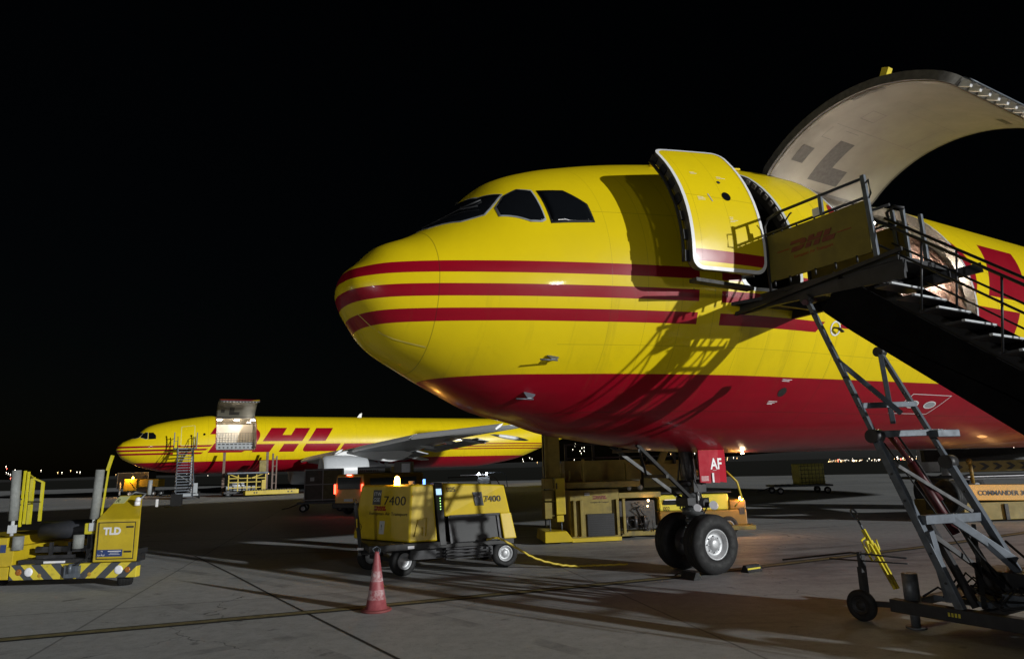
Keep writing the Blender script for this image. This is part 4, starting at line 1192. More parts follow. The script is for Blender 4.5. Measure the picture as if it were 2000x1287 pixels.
# ---------------------------------------------------------------- far stairs and loader (frame of the far airplane)
def far_stairs():
    T = far_thing('boarding_stairs', 'small grey metal stairs leading up to the closed door of the far airplane', 'stairs')
    s0, s1 = 5.15, 6.35
    n = 18
    for i in range(n):
        z = .25 + i * .245; l = 7.6 - i * .235
        MB().box(s0, s1, -l - .12, -l + .12, z - .07, z).build('tread', M_steel, T)
    for s in (s0 - .06, s1 + .06):
        a = (s, -7.75, .1); b = (s, -3.55, 4.42)
        MB().beam(a, b, .06, .26).build('stringer', M_steel, T)
        h = MB(); h.tube([(s, -7.75, 1.15), (s, -3.6, 5.45), (s, -2.9, 5.55)], .03, 6); h.tube([(s, -7.75, .65), (s, -3.6, 4.95)], .025, 6)
        for k in range(7):
            t = k / 6; h.tube([(s, -7.75 + 4.15 * t, .1 + 4.3 * t), (s, -7.75 + 4.15 * t, 1.15 + 4.3 * t)], .025, 6)
        h.build('hand_rail', M_steel, T)
    MB().box(s0 - .35, s1 + .35, -3.6, -2.85, 4.38, 4.48).build('platform', M_steel, T)
    r = MB()
    for s in (s0 - .35, s1 + .35):
        r.beam((s, -3.6, 4.4), (s, -3.6, 5.9), .08); r.beam((s, -3.0, 4.4), (s, -3.0, 5.6), .06); r.beam((s, -3.6, 5.5), (s, -3.0, 5.5), .05)
    r.beam((s0 - .35, -3.6, 5.1), (s0 - .05, -3.6, 5.1), .04)
    r.build('guard_rail', M_steel, T)
    f = MB()
    for s in (s0, s1): f.beam((s, -3.7, 4.3), (s, -4.4, .3), .1, .1, (1, 0, 0)); f.beam((s, -5.8, 2.2), (s, -4.2, 1.3), .06)
    f.box(s0 - .1, s1 + .5, -7.6, -3.6, .25, .42); f.box(s1 + .1, s1 + .5, -6.2, -5.2, .42, 1.3)
    f.build('chassis', M_grey, T)
    for s in (s0 - .2, s1 + .6):
        for l in (4.2, 7.0): wheel(T, (s, -l, .3), (-1 if s < 6 else 1, 0, 0), .3, .18, .16)
    return T


far_stairs()


def far_loader():
    T = far_thing('cargo_loader', 'yellow cargo lift with four tall masts under the open side of the far airplane', 'cargo loader', 'cargo loaders')
    m = MB()
    for s, l in ((9.0, 3.9), (12.85, 3.9)): m.box(s, s + .22, -l - .16, -l, .2, 4.0)
    m.box(13.35, 13.5, -4.4, -4.25, .2, 3.85); m.box(13.72, 13.84, -4.4, -4.25, .2, 3.6)
    for z in (1.0, 1.8, 2.6, 3.3): m.box(13.5, 13.72, -4.37, -4.3, z, z + .08)
    m.build('mast', simple('dark_red_brown_steel', (.12, .06, .035), .5, var=.4), T)
    d = MB(); d.box(9.25, 12.8, -6.2, -3.0, 2.0, 2.12); d.build('bridge_deck', M_steel, T)
    f = MB()
    for s in (9.4, 10.2, 11.0, 11.8, 12.6): f.box(s, s + .09, -5.6, -5.5, .45, 1.95)
    for z in (.7, 1.2, 1.55): f.box(9.4, 12.6, -5.66, -5.61, z, z + .08)
    f.box(12.3, 12.65, -5.8, -5.4, .4, 1.4)
    f.beam((9.5, -5.7, 1.95), (10.4, -5.7, 1.6), .08); f.beam((12.4, -5.7, 1.95), (11.4, -5.7, 1.6), .08)
    f.build('lift_frame', M_yellow, T)
    f = MB(); f.box(9.0, 13.2, -6.6, -2.6, .25, .42); f.build('chassis', M_dsteel, T)
    f = MB(); f.box(10.6, 15.2, -8.3, -6.7, .12, .50); f.build('lowered_platform', M_yellow, T, bevel=.03)
    f = MB()
    for k in range(20): f.cyl((10.75 + k * .22, -8.1, .53), (10.75 + k * .22, -6.9, .53), .04, 8)
    f.build('roller', M_steel, T)
    f = MB()
    for s in (11.3, 11.5, 14.2, 14.5): f.box(s, s + .12, -8.305, -8.30, .25, .38)
    f.build('reflector', M_dark, T)
    for s in (9.4, 12.8):
        for l in (3.2, 6.2): wheel(T, (s, -l, .3), (0, -1, 0), .3, .2, .16)
    c = MB(); c.box(12.2, 12.8, -4.6, -4.2, 2.15, 3.2); c.build('control_stand', M_shyel, T)


far_loader()


# ---------------------------------------------------------------- ground power unit in the middle
def ground_power_unit():
    T = thing('ground_power_unit', 'large yellow wheeled power unit with amber beacon, right behind the traffic cone', 'power unit', (-2.02, 12.72, 0), 0)
    yaw = R_(20); c, s_ = math.cos(yaw), math.sin(yaw)
    def W(u, v, z): return (u * c - v * s_, u * s_ + v * c, z)     # u along the side seen, v away
    # left cab block: plan corners
    Cc = (0.0, 0.0); Lc = (-.69, 1.62); 
    def blk(name, corners, z0, z1, ins, mat, bev=.03):
        n = len(corners); cx = sum(p[0] for p in corners) / n; cy = sum(p[1] for p in corners) / n
        b = MB(); A = [b.bm.verts.new(W(u, v, z0)) for u, v in corners]
        B = [b.bm.verts.new(W(*q, z1)) for q in ins]
        b.bm.faces.new(A[::-1]); b.bm.faces.new(B)
        for i in range(n): b.bm.faces.new((A[i], A[(i + 1) % n], B[(i + 1) % n], B[i]))
        return b.build(name, mat, T, bevel=bev)
    body = blk('cab_housing', [(0.02, 0), (.56, 0.0), (.56, 1.5), (-.62, 1.85), (-.80, 1.50)], .63, 1.655, [(.08, .078), (.50, .08), (.50, 1.3), (-.45, 1.6), (-.663, 1.438)], M_gpu)
    b = MB(); b.hexa([W(.72, .10, 1.05), W(2.02, .02, 1.05), W(2.02, 1.45, 1.05), W(.72, 1.5, 1.05), W(.72, .25, 1.66), W(1.96, .2, 1.60), W(1.96, 1.3, 1.60), W(.72, 1.35, 1.66)])
    can = b.build('canopy', M_gpu, T, bevel=.03)
    b = MB(); b.hexa([W(1.84, -.08, .60), W(2.10, -.08, .60), W(2.10, 1.5, .60), W(1.84, 1.5, .60), W(1.80, .02, 1.08), W(2.03, .02, 1.08), W(2.03, 1.45, 1.08), W(1.80, 1.45, 1.08)])
    b.build('end_housing', M_gpu, T, bevel=.02)
    b = MB(); b.box(0, 1.1, 0, .02, 0, 1)
    b.bm.clear(); b.hexa([W(.60, -.05, .55), W(.72, -.05, .55), W(.72, 1.4, .55), W(.60, 1.4, .55), W(.52, .12, 1.68), W(.68, .12, 1.68), W(.68, 1.3, 1.68), W(.52, 1.3, 1.68)])
    pnl = b.build('control_panel', M_black, T, bevel=.01)
    b = MB(); b.hexa([W(.56, .055, 1.46), W(.66, .055, 1.46), W(.66, .07, 1.46), W(.56, .07, 1.46), W(.555, .083, 1.57), W(.655, .083, 1.57), W(.655, .1, 1.57), W(.555, .1, 1.57)])
    b.build('display', emit('display_glow', (.45, .7, 1.0), 1.2), pnl)
    b = MB()
    for k in range(5): b.sphere(W(.62, .025 - 0.0 + k * -.01, 1.40 - k * .05), .011, 6)
    b.build('status_light', emit('green_light', (.5, 1, .3), 2), pnl)
    # black cable tray
    b = MB(); b.hexa([W(.80, -.10, .58), W(1.80, -.10, .58), W(1.80, .3, .58), W(.80, .3, .58), W(.78, .02, 1.05), W(1.76, .02, 1.05), W(1.76, .3, 1.05), W(.78, .3, 1.05)])
    tr = b.build('cable_tray', simple('tray_black', (.018, .019, .022), .4, var=.5, scale=5), T, bevel=.02)
    b = MB(); b.box(.0, .01, 0, .01, 0, .01); b.bm.clear()
    for u in (.80, 1.76): b.beam(W(u, -.11, .58), W(u - .02, .01, 1.06), .04, .03)
    b.beam(W(.80, .0, 1.06), W(1.78, .0, 1.06), .04, .04)
    b.build('tray_frame', M_dsteel, tr)
    # frame, tow gear
    b = MB(); b.hexa([W(-.7, -.02, .50), W(2.05, -.06, .50), W(2.05, 1.5, .50), W(-.7, 1.5, .50), W(-.7, -.02, .62), W(2.05, -.06, .62), W(2.05, 1.5, .62), W(-.7, 1.5, .62)])
    b.build('chassis', M_black, T, bevel=.01)
    b = MB()
    for k in range(4): b.beam(W(.72, .0, .30 + .06 * k), W(1.6, -.02, .30 + .06 * k), .03, .025)
    b.beam(W(.75, .1, .28), W(.75, .1, .5), .04); b.beam(W(1.6, .1, .22), W(1.6, .1, .5), .04); b.hexa([W(.1, .2, .3), W(1.7, .2, .3), W(1.7, 1.2, .3), W(.1, 1.2, .3), W(.1, .2, .5), W(1.7, .2, .5), W(1.7, 1.2, .5), W(.1, 1.2, .5)])
    b.build('underframe', M_dsteel, T)
    ctr = [(-.15 - .02, .37, 0)]
    p1, p2, p3 = Vector((-2.17 + 2.02, 13.12 - 12.72, .265)), Vector((-.28 + 2.02, 13.92 - 12.72, .265)), Vector((-2.98 + 2.02, 14.05 - 12.72, .265))
    a1 = (p1 - p3).normalized()
    wheel(T, p1, a1, .265, .17, .145); wheel(T, p3, -a1, .265, .17, .145)
    a2 = Vector((math.sin(yaw), -math.cos(yaw), 0))
    wheel(T, p2, a2, .265, .17, .145); wheel(T, p2 - a2 * 1.3, -a2, .265, .17, .145)
    b = MB(); b.beam(p1, p3, .08); b.beam(p2, p2 - a2 * 1.3, .08); b.build('axle', M_dsteel, T)
    # raised tow bar at the left end
    b = MB(); q0 = Vector((-.93, .35, .45)); q1 = Vector((-1.06, .42, 1.30))
    b.beam(q0, q1, .07, .06, (1, 0, 0)); b.tube([q1 + Vector((0, 0, .0)), q1 + Vector((-.03, 0, .06)), q1 + Vector((0, 0, .11)), q1 + Vector((.04, 0, .05)), q1], .012, 6)
    b.beam(q0, Vector((-.6, .5, .42)), .08); b.beam(q0 + Vector((-.02, 0, -.02)), Vector((-.8, .9, .4)), .08)
    tb = b.build('tow_bar', M_black, T)
    m = q0.lerp(q1, .62); MB().beam(m + Vector((.004, -.034, -.08)), m + Vector((-.01, -.034, .08)), .06, .02, (1, 0, 0)).build('yellow_tag', M_yellow, tb)
    b = MB()
    b.beam(W(.0, -.03, .55), W(.12, -.03, .55), .01, .05); b.beam(W(-.72, 1.42, .58), W(-.76, 1.5, .58), .01, .06)
    b.box(-.98, -.86, .26, .27, .5, .54)
    b.build('reflector', M_refl, T)
    # beacon lamps and pipes on top
    b = MB(); b.lathe(W(-.10, .55, 1.66), (0, 0, 1), [(0, .055), (.12, .05), (.155, .03), (.165, 0)], 16); BE = b.build('amber_beacon', E_amber, T)
    pl = lamp('beacon_light', 'POINT', W(-.10, .50, 1.76), 9, (1.0, .5, .12), .05); pl.parent = T
    MB().cyl(W(.42, .5, 1.655), W(.42, .5, 1.75), .025, 10).build('blue_beacon', E_blue, T)
    b = MB(); b.cyl(W(.0, 1.0, 1.62), W(.0, 1.0, 1.74), .05, 10); b.cyl(W(.25, .9, 1.62), W(.25, .9, 1.72), .06, 10); b.build('cap', M_grey, T)
    # lettering; the two faces slope a little
    aL = Vector(W(-.80, 1.50, .63)); aC = Vector(W(.02, 0, .63)); tL = Vector(W(-.663, 1.438, 1.655)); tC = Vector(W(.08, .078, 1.655))
    r1 = (aC - aL).normalized(); u1 = ((tL + tC) / 2 - (aL + aC) / 2).normalized()
    n1 = r1.cross(u1).normalized()
    def fL(f, h, off=.004): return aL + (aC - aL) * f + u1 * h + n1 * off
    nb = M_ink
    text('unit_number', '7400', .24, nb, body, fL(.50, .66), r1, u1, .003, sx=1.42)
    text('company_line', 'European Air Transport', .085, nb, body, fL(.26, .47), r1, u1, .002, sx=1.4)
    logo('word_mark', .085, M_redp, body, fL(.34, .55), r1, u1, .003)
    b = MB(); b.hexa([fL(.30, .66), fL(.45, .66), fL(.45, .66, .006), fL(.30, .66, .006), fL(.30, .94), fL(.45, .94), fL(.45, .94, .006), fL(.30, .94, .006)])
    st = b.build('maker_plate', simple('plate_grey', (.07, .075, .08), .5), body)
    text('maker_name', 'ITW', .10, M_lgrey, st, fL(.315, .83, .006), r1, u1, .002, sx=1.2)
    text('maker_name', 'GSE', .10, M_lgrey, st, fL(.315, .72, .006), r1, u1, .002, sx=1.2)
    b = MB(); b.hexa([fL(.47, .12), fL(.56, .12), fL(.56, .12, .006), fL(.47, .12, .006), fL(.47, .36), fL(.56, .36), fL(.56, .36, .006), fL(.47, .36, .006)])
    st = b.build('notice', M_lgrey, body)
    text('notice_symbol', '!', .14, M_ink, st, fL(.50, .2, .006), r1, u1, .002)
    b = MB(); cc = fL(.08, .22, .004)
    ring = [cc + r1 * .075 * math.cos(t) * 1.3 + u1 * .075 * math.sin(t) for t in [2 * math.pi * k / 20 for k in range(21)]]
    b.tube(ring, .008, 4); b.build('speed_ring', M_ink, body)
    text('speed_number', '20', .085, M_ink, body, fL(.055, .19), r1, u1, .002, sx=1.1)
    # right of the corner
    r2 = Vector((c, s_, 0)); u2 = (Vector(W(.3, .09, 1.655)) - Vector(W(.3, 0, .63))).normalized()
    def fC(u, h, off=.004): return Vector(W(u, 0, .63)) + u2 * h + r2.cross(u2).normalized() * off
    text('power_rating', '90 kVA', .092, nb, body, fC(.13, .83), r2, u2, .002)
    text('power_rating', '400 Hz', .092, nb, body, fC(.15, .74), r2, u2, .002)
    b = MB(); b.tube([fC(.12, .1, .01), fC(.20, .40, .02), fC(.36, .42, .02), fC(.34, .1, .01)], .012, 5); b.tube([fC(.27, .12, .012), fC(.28, .26, .012)], .012, 5); b.build('hatch_handle', M_gpu, body)
    u3 = (Vector(W(1.3, .225, 1.63)) - Vector(W(1.3, .06, 1.05))).normalized()
    def fR(u, h, off=.004): return Vector(W(u, .10 - .05 * (u - .72), 1.05)) + u3 * h + r2.cross(u3).normalized() * off
    text('unit_number', '7400', .17, nb, can, fR(1.52, .24, .03), r2, u3, .003)
    text('fleet_number', '005', .13, nb, can, fR(.78, .46, .04), r2, u3, .003)
    b = MB(); b.hexa([fR(1.34, .18, .0), fR(1.50, .18, .0), fR(1.50, .18, .024), fR(1.34, .18, .024), fR(1.30, .44, .0), fR(1.48, .44, .0), fR(1.48, .44, .024), fR(1.30, .44, .024)])
    st = b.build('maker_plate', simple('plate_grey', (.07, .075, .08), .5), can)
    text('maker_name', 'ITW', .07, M_lgrey, st, fR(1.34, .32, .026), r2, u3, .002)
    b = MB(); b.tube([W(1.0, .9, 1.6), W(1.0, .9, 1.76), W(1.6, .9, 1.77), W(2.0, .9, 1.74), W(2.08, .85, 1.6), W(2.12, .6, 1.05)], .012, 6); b.build('rail', M_dsteel, T)
    return T


ground_power_unit()

# power cable, trailing along the ground
CB = MB()
path = [(-.58, 12.95, .62), (-.40, 12.80, .66), (-.25, 12.85, .60), (.05, 13.0, .40), (.35, 13.2, .22), (.75, 13.35, .09), (1.1, 13.45, .035), (1.4, 13.5, .03), (1.72, 13.52, .03), (2.1, 13.55, .03)]
def smooth_path(P, n=8):
    P = [Vector(p) for p in P]; out = []
    for i in range(len(P) - 1):
        a = P[max(i - 1, 0)]; b = P[i]; c = P[i + 1]; d = P[min(i + 2, len(P) - 1)]
        for k in range(n):
            t = k / n
            out.append(.5 * ((2 * b) + (c - a) * t + (2 * a - 5 * b + 4 * c - d) * t * t + (3 * b - a - 3 * c + d) * t ** 3))
    return out + [P[-1]]
sp_ = smooth_path(path)
for ph in (0, math.pi):
    CB.tube([p + Vector((0, math.cos(i * .9 + ph) * .014, abs(math.sin(i * .9 + ph)) * .014)) for i, p in enumerate(sp_)], .019, 7)
tag(CB.build('power_cable', M_cable), 'twisted yellow power cable drooping from the power unit to the ground', 'cable')

# ---------------------------------------------------------------- traffic cone
def cone_mat():
    m, nt, b = new_mat('cone_plastic')
    vec, x, y, z = coords()
    n = noise(vec, 14, 6, .7)
    band_ = z.bet(.16, .29).mx(z.bet(.40, .54))
    white = band_ * ramp(n, .4, .65)
    c = mix(ramp(n, .3, .7), (.22, .04, .05), (.32, .08, .09)); c = mix(white * .85, c, (.46, .40, .41))
    nt.links.new(c, b.inputs['Base Color']); b.inputs['Roughness'].default_value = .55
    return m
T = thing('traffic_cone', 'faded red traffic cone with worn white bands in front of the power unit', 'cone', (-2.03, 10.02, 0), .3)
MB().lathe((0, 0, .03), (0, 0, 1), [(0, .20), (.012, .15), (.28, .105), (.74, .035), (.77, .032), (.77, .018), (.70, .018)], 28).build('cone_body', cone_mat(), T)
MB().lathe((0, 0, 0), (0, 0, 1), [(0, 0), (0, .21), (.02, .22), (.035, .20), (.04, .0)], 24).build('cone_base', simple('cone_base_rubber', (.22, .05, .05), .7, var=.3), T)
tp = MB()
tp.tube([(-.03, 0, .78), (-.06, .02, .84), (0, .03, .87), (.05, 0, .83), (.03, -.02, .76)], .009, 5); tp.tube([(0, 0, .75), (.03, .02, .83)], .012, 5)
tp.build('clip', M_steel, T)


# ---------------------------------------------------------------- loader truck at the left edge
def belt_loader():
    X, Y = -8.0, 12.6
    T = thing('belt_loader', 'yellow loader truck with striped bumper and sloping hood at the left edge', 'belt loader', (X, Y, 0))
    L = lambda x, y, z: (x - X, y - Y, z)
    def bx(x0, x1, y0, y1, z0, z1, name, mat, par=T, bev=.01):
        return MB().box(x0 - X, x1 - X, y0 - Y, y1 - Y, z0, z1).build(name, mat, par, bevel=bev)
    b = bx(-9.17, -6.88, 12.58, 12.72, .19, .45, 'bumper', hazard('bumper_hazard_stripes', -7.98 - X))
    for x, r, m in ((-9.0, .055, 'amber'), (-8.82, .075, 'w'), (-7.2, .075, 'w'), (-7.04, .05, 'amber')):
        h = MB().lathe(L(x, 12.575, .325), (0, 1, 0), [(0, 0), (-.01, r * .8), (0, r), (.02, r * 1.1)], 20).build('headlight', simple('amber_lens', (.35, .12, .02), .2) if m == 'amber' else M_refl, b)
    cp = MB(); cp.box(*[v for p in ((-8.13 - X, -7.88 - X), (12.50 - Y, 12.58 - Y), (.22, .42)) for v in p]); cp.cyl(L(-8.0, 12.46, .30), L(-8.0, 12.46, .46), .03, 8)
    cp.build('tow_coupling', M_steel, b)
    wt = MB()
    for x in (-8.62, -7.72): wt.lathe(L(x, 12.578, .26), (0, 1, 0), [(0, 0), (0, .032), (.002, .036)], 12)
    wt.build('round_label', simple('label_amber', (.5, .3, .03), .4), b)
    # motor box
    mb = MB(); A_ = [L(-7.70, 12.60, .46), L(-7.70, 12.62, 1.20), L(-7.68, 13.25, 1.60), L(-7.68, 13.9, 1.60), L(-7.70, 13.9, .46)]
    B_ = [L(-6.90, 12.60, .46), L(-6.90, 12.62, 1.20), L(-7.24, 13.25, 1.60), L(-7.60, 13.9, 1.60), L(-7.60, 13.9, .46)]
    va = [mb.bm.verts.new(p) for p in A_]; vb = [mb.bm.verts.new(p) for p in B_]
    mb.bm.faces.new(va[::-1]); mb.bm.faces.new(vb)
    for k in range(5): mb.bm.faces.new((va[k], va[(k + 1) % 5], vb[(k + 1) % 5], vb[k]))
    mb_o = mb.build('hood', M_yellow, T, bevel=.015)
    dr = bx(-7.62, -6.98, 12.585, 12.6, .52, 1.14, 'front_hatch', M_yellow, mb_o, .006)
    # dark gap round the hatch
    g = MB()
    for a in ((-7.635, -6.965, .505, .52), (-7.635, -6.965, 1.14, 1.155)): g.box(a[0] - X, a[1] - X, 12.592 - Y, 12.599 - Y, a[2], a[3])
    for a in ((-7.635, -7.62), (-6.98, -6.965)): g.box(a[0] - X, a[1] - X, 12.592 - Y, 12.599 - Y, .52, 1.14)
    g.build('hatch_gap', M_dark, mb_o)
    bx(-7.12, -6.99, 12.575, 12.585, 1.05, 1.08, 'latch', M_dark, dr, 0); bx(-7.13, -7.0, 12.575, 12.585, .62, .65, 'latch', M_dark, dr, 0)
    text('maker_letters', 'TLD', .17, M_white, dr, L(-7.53, 12.583, .94), (1, 0, 0), (0, 0, 1), .004, bold=.008)
    sgn = bx(-7.62, -7.16, 12.578, 12.584, .555, .675, 'blue_sign', M_navy, dr, 0)
    MB().tube([L(-7.54 + .03 * math.cos(t), 12.575, .635 + .025 * math.sin(t)) for t in [2 * math.pi * k / 4 + .78 for k in range(5)]], .005, 4).build('sign_emblem', M_white, sgn)
    text('sign_text', 'Air-Rail', .045, M_white, sgn, L(-7.61, 12.577, .568), (1, 0, 0), (0, 0, 1), .001)
    lt = MB()
    for k, (a, b2) in enumerate(((-7.42, -7.18), (-7.38, -7.22), (-7.40, -7.2))): lt.box(a - X, b2 - X, 12.576 - Y, 12.5775 - Y, .64 - k * .025, .64 - k * .025 + (.014 if k == 0 else .006))
    lt.build('sign_lines', M_white, sgn)
    # R plate on the slope
    rp = MB(); n_ = Vector((0, -.55, .84)); 
    def SL(x, t, off): # on the sloped hood
        return Vector(L(x, 12.62 + .63 * t, 1.20 + .40 * t)) + Vector((0, -.536, .844)) * off
    rp.hexa([SL(-7.665, .66, .002), SL(-7.46, .66, .002), SL(-7.46, .66, .008), SL(-7.665, .66, .008), SL(-7.665, .96, .002), SL(-7.46, .96, .002), SL(-7.46, .96, .008), SL(-7.665, .96, .008)])
    rpo = rp.build('letter_plate', simple('pale_plate', (.6, .62, .3), .5), mb_o)
    text('plate_letter', 'R', .15, M_ink, rpo, SL(-7.64, .70, .009), (1, 0, 0), SL(0, 1, 0) - SL(0, 0, 0), .002, sx=.8)
    bc = MB(); bc.cyl(L(-7.16, 12.95, 1.42), L(-7.16, 12.95, 1.50), .05, 12); bc.sphere(L(-7.14, 12.93, 1.53), .05, 10); bc.build('work_lamp', M_refl, T)
    tb = MB(); tb.tube([L(-7.55, 13.3, 1.58), L(-7.4, 13.3, 1.66), L(-7.2, 13.3, 1.62), L(-7.12, 13.0, 1.55)], .015, 6); tb.cyl(L(-7.25, 13.5, 1.6), L(-7.24, 13.5, 1.88), .04, 12); tb.build('exhaust', M_grey, T)
    mr = MB(); mr.box(-6.72 - X, -6.50 - X, 13.3 - Y, 13.34 - Y, 1.38, 1.60); mr.tube([L(-6.88, 13.4, 1.35), L(-6.7, 13.35, 1.36), L(-6.5, 13.3, 1.40)], .012, 5)
    mr.build('mirror', M_black, T)
    MB().box(-6.895 - X, -6.87 - X, 13.1 - Y, 13.15 - Y, 1.38, 1.52).build('marker', M_white, T)
    # padded posts
    for (x, z0, z1, dx) in ((-9.33, 1.22, 2.13, -.04), (-7.83, 1.21, 2.10, .03)):
        p = MB(); p.cyl(L(x, 12.75, z0), L(x + dx, 12.75, z1), .075, 18); p.build('padded_post', simple('grey_foam', (.24, .25, .24), .8, var=.25, scale=16, bumps=.3), T)
        p = MB(); p.cyl(L(x, 12.75, .95), L(x, 12.75, z0), .03, 10); p.box(x - .05 - X, x + .05 - X, 12.7 - Y, 12.8 - Y, 1.0, 1.14); p.build('post_foot', M_lgrey, T)
    for x in (-9.17, -8.06):
        MB().cyl(L(x, 12.72, .70), L(x, 12.72, .94), .09, 18).build('roller_stub', simple('grey_foam', (.24, .25, .24), .8), T)
    # yellow rails
    r = MB()
    r.beam(L(-9.27, 12.85, 1.10), L(-9.28, 12.85, 2.12), .035); r.beam(L(-9.20, 12.85, 1.15), L(-9.21, 12.85, 2.1), .035)
    r.beam(L(-9.64, 13.6, 1.1), L(-9.65, 13.6, 2.0), .06); r.beam(L(-9.76, 13.7, 1.1), L(-9.76, 13.7, 1.95), .04); r.beam(L(-9.43, 13.6, 1.15), L(-9.44, 13.6, 1.9), .045)
    r.beam(L(-9.28, 12.85, 2.1), L(-9.64, 13.6, 1.99), .025); r.beam(L(-9.64, 13.6, 1.98), L(-9.44, 13.6, 1.9), .03)
    r.build('yellow_rail', simple('rail_yellow', (.62, .54, .02), .4, var=.2), T)
    r = MB(); r.tube([L(-9.28, 12.82, 1.6), L(-9.45, 13.2, 1.54), L(-9.43, 13.55, 1.52)], .015, 6); r.tube([L(-9.28, 12.82, 1.5), L(-9.45, 13.2, 1.46)], .012, 6); r.build('rail_strap', M_rubber, T)
    r = MB(); r.beam(L(-7.72, 12.78, 1.24), L(-7.66, 12.78, 2.1), .025); r.beam(L(-7.68, 12.78, 2.08), L(-7.61, 12.78, 2.36), .045); r.build('sloping_pole', simple('rail_yellow', (.62, .54, .02), .4), T)
    MB().box(-7.98 - X, -7.80 - X, 12.72 - Y, 12.85 - Y, .94, 1.14).build('yellow_bracket', simple('rail_yellow', (.62, .54, .02), .4), T, bevel=.02)
    # deck and belt drum
    mb = MB(); mb.cyl(L(-9.05, 13.2, 1.0), L(-7.95, 13.2, 1.0), .17, 24); mb.box(-9.1 - X, -7.95 - X, 13.2 - Y, 14.2 - Y, .95, 1.13)
    mb.build('belt', simple('belt_rubber', (.03, .032, .04), .6, var=.3), T)
    bx(-9.15, -7.72, 12.74, 14.5, .42, .52, 'deck', M_dsteel)
    mb = MB(); mb.box(-9.0 - X, -8.0 - X, 12.95 - Y, 13.05 - Y, .62, .72); mb.box(-8.9 - X, -8.2 - X, 12.85 - Y, 12.9 - Y, .52, .58); mb.box(-7.95 - X, -7.85 - X, 12.8 - Y, 12.9 - Y, .52, .95)
    for x in (-8.7, -8.35): mb.beam(L(x, 12.95, .5), L(x, 12.95, .8), .05)
    mb.build('belt_support', M_dsteel, T)
    MB().box(-8.65 - X, -8.28 - X, 12.70 - Y, 12.76 - Y, .455, .49).build('number_plate', M_refl, T)
    hs = MB(); hs.tube([L(-7.82, 12.75, .9), L(-7.78, 12.72, .7), L(-7.85, 12.66, .5), L(-8.0, 12.55, .42)], .012, 5); hs.tube([L(-7.75, 12.76, .9), L(-7.74, 12.7, .6), L(-7.78, 12.7, .5)], .016, 5); hs.build('hose', M_rubber, T)
    # cab side at the very left
    bx(-10.6, -9.22, 12.7, 15.5, .40, .75, 'side_box', M_yellow); bx(-10.6, -9.35, 12.7, 14.5, .75, .92, 'seat_box', M_yellow)
    bx(-9.46, -9.36, 12.685, 12.695, .66, .8, 'blue_sign', M_navy, T, 0)
    bx(-10.4, -9.2, 12.6, 12.7, .2, .42, 'step', M_yellow)
    wheel(T, (-7.27 - X, 12.95 - Y, .25), (.86, .5, 0), .25, .26, .14)
    for x, y in ((-9.9, 13.3), (-9.3, 16.5), (-9.9, 16.5)): wheel(T, (x - X, y - Y, .27), (1 if x > -8 else -1, 0, 0), .27, .3, .15)
    bx(-9.6, -7.7, 13.0, 14.4, .28, .42, 'chassis', M_dsteel)
    return T


belt_loader()


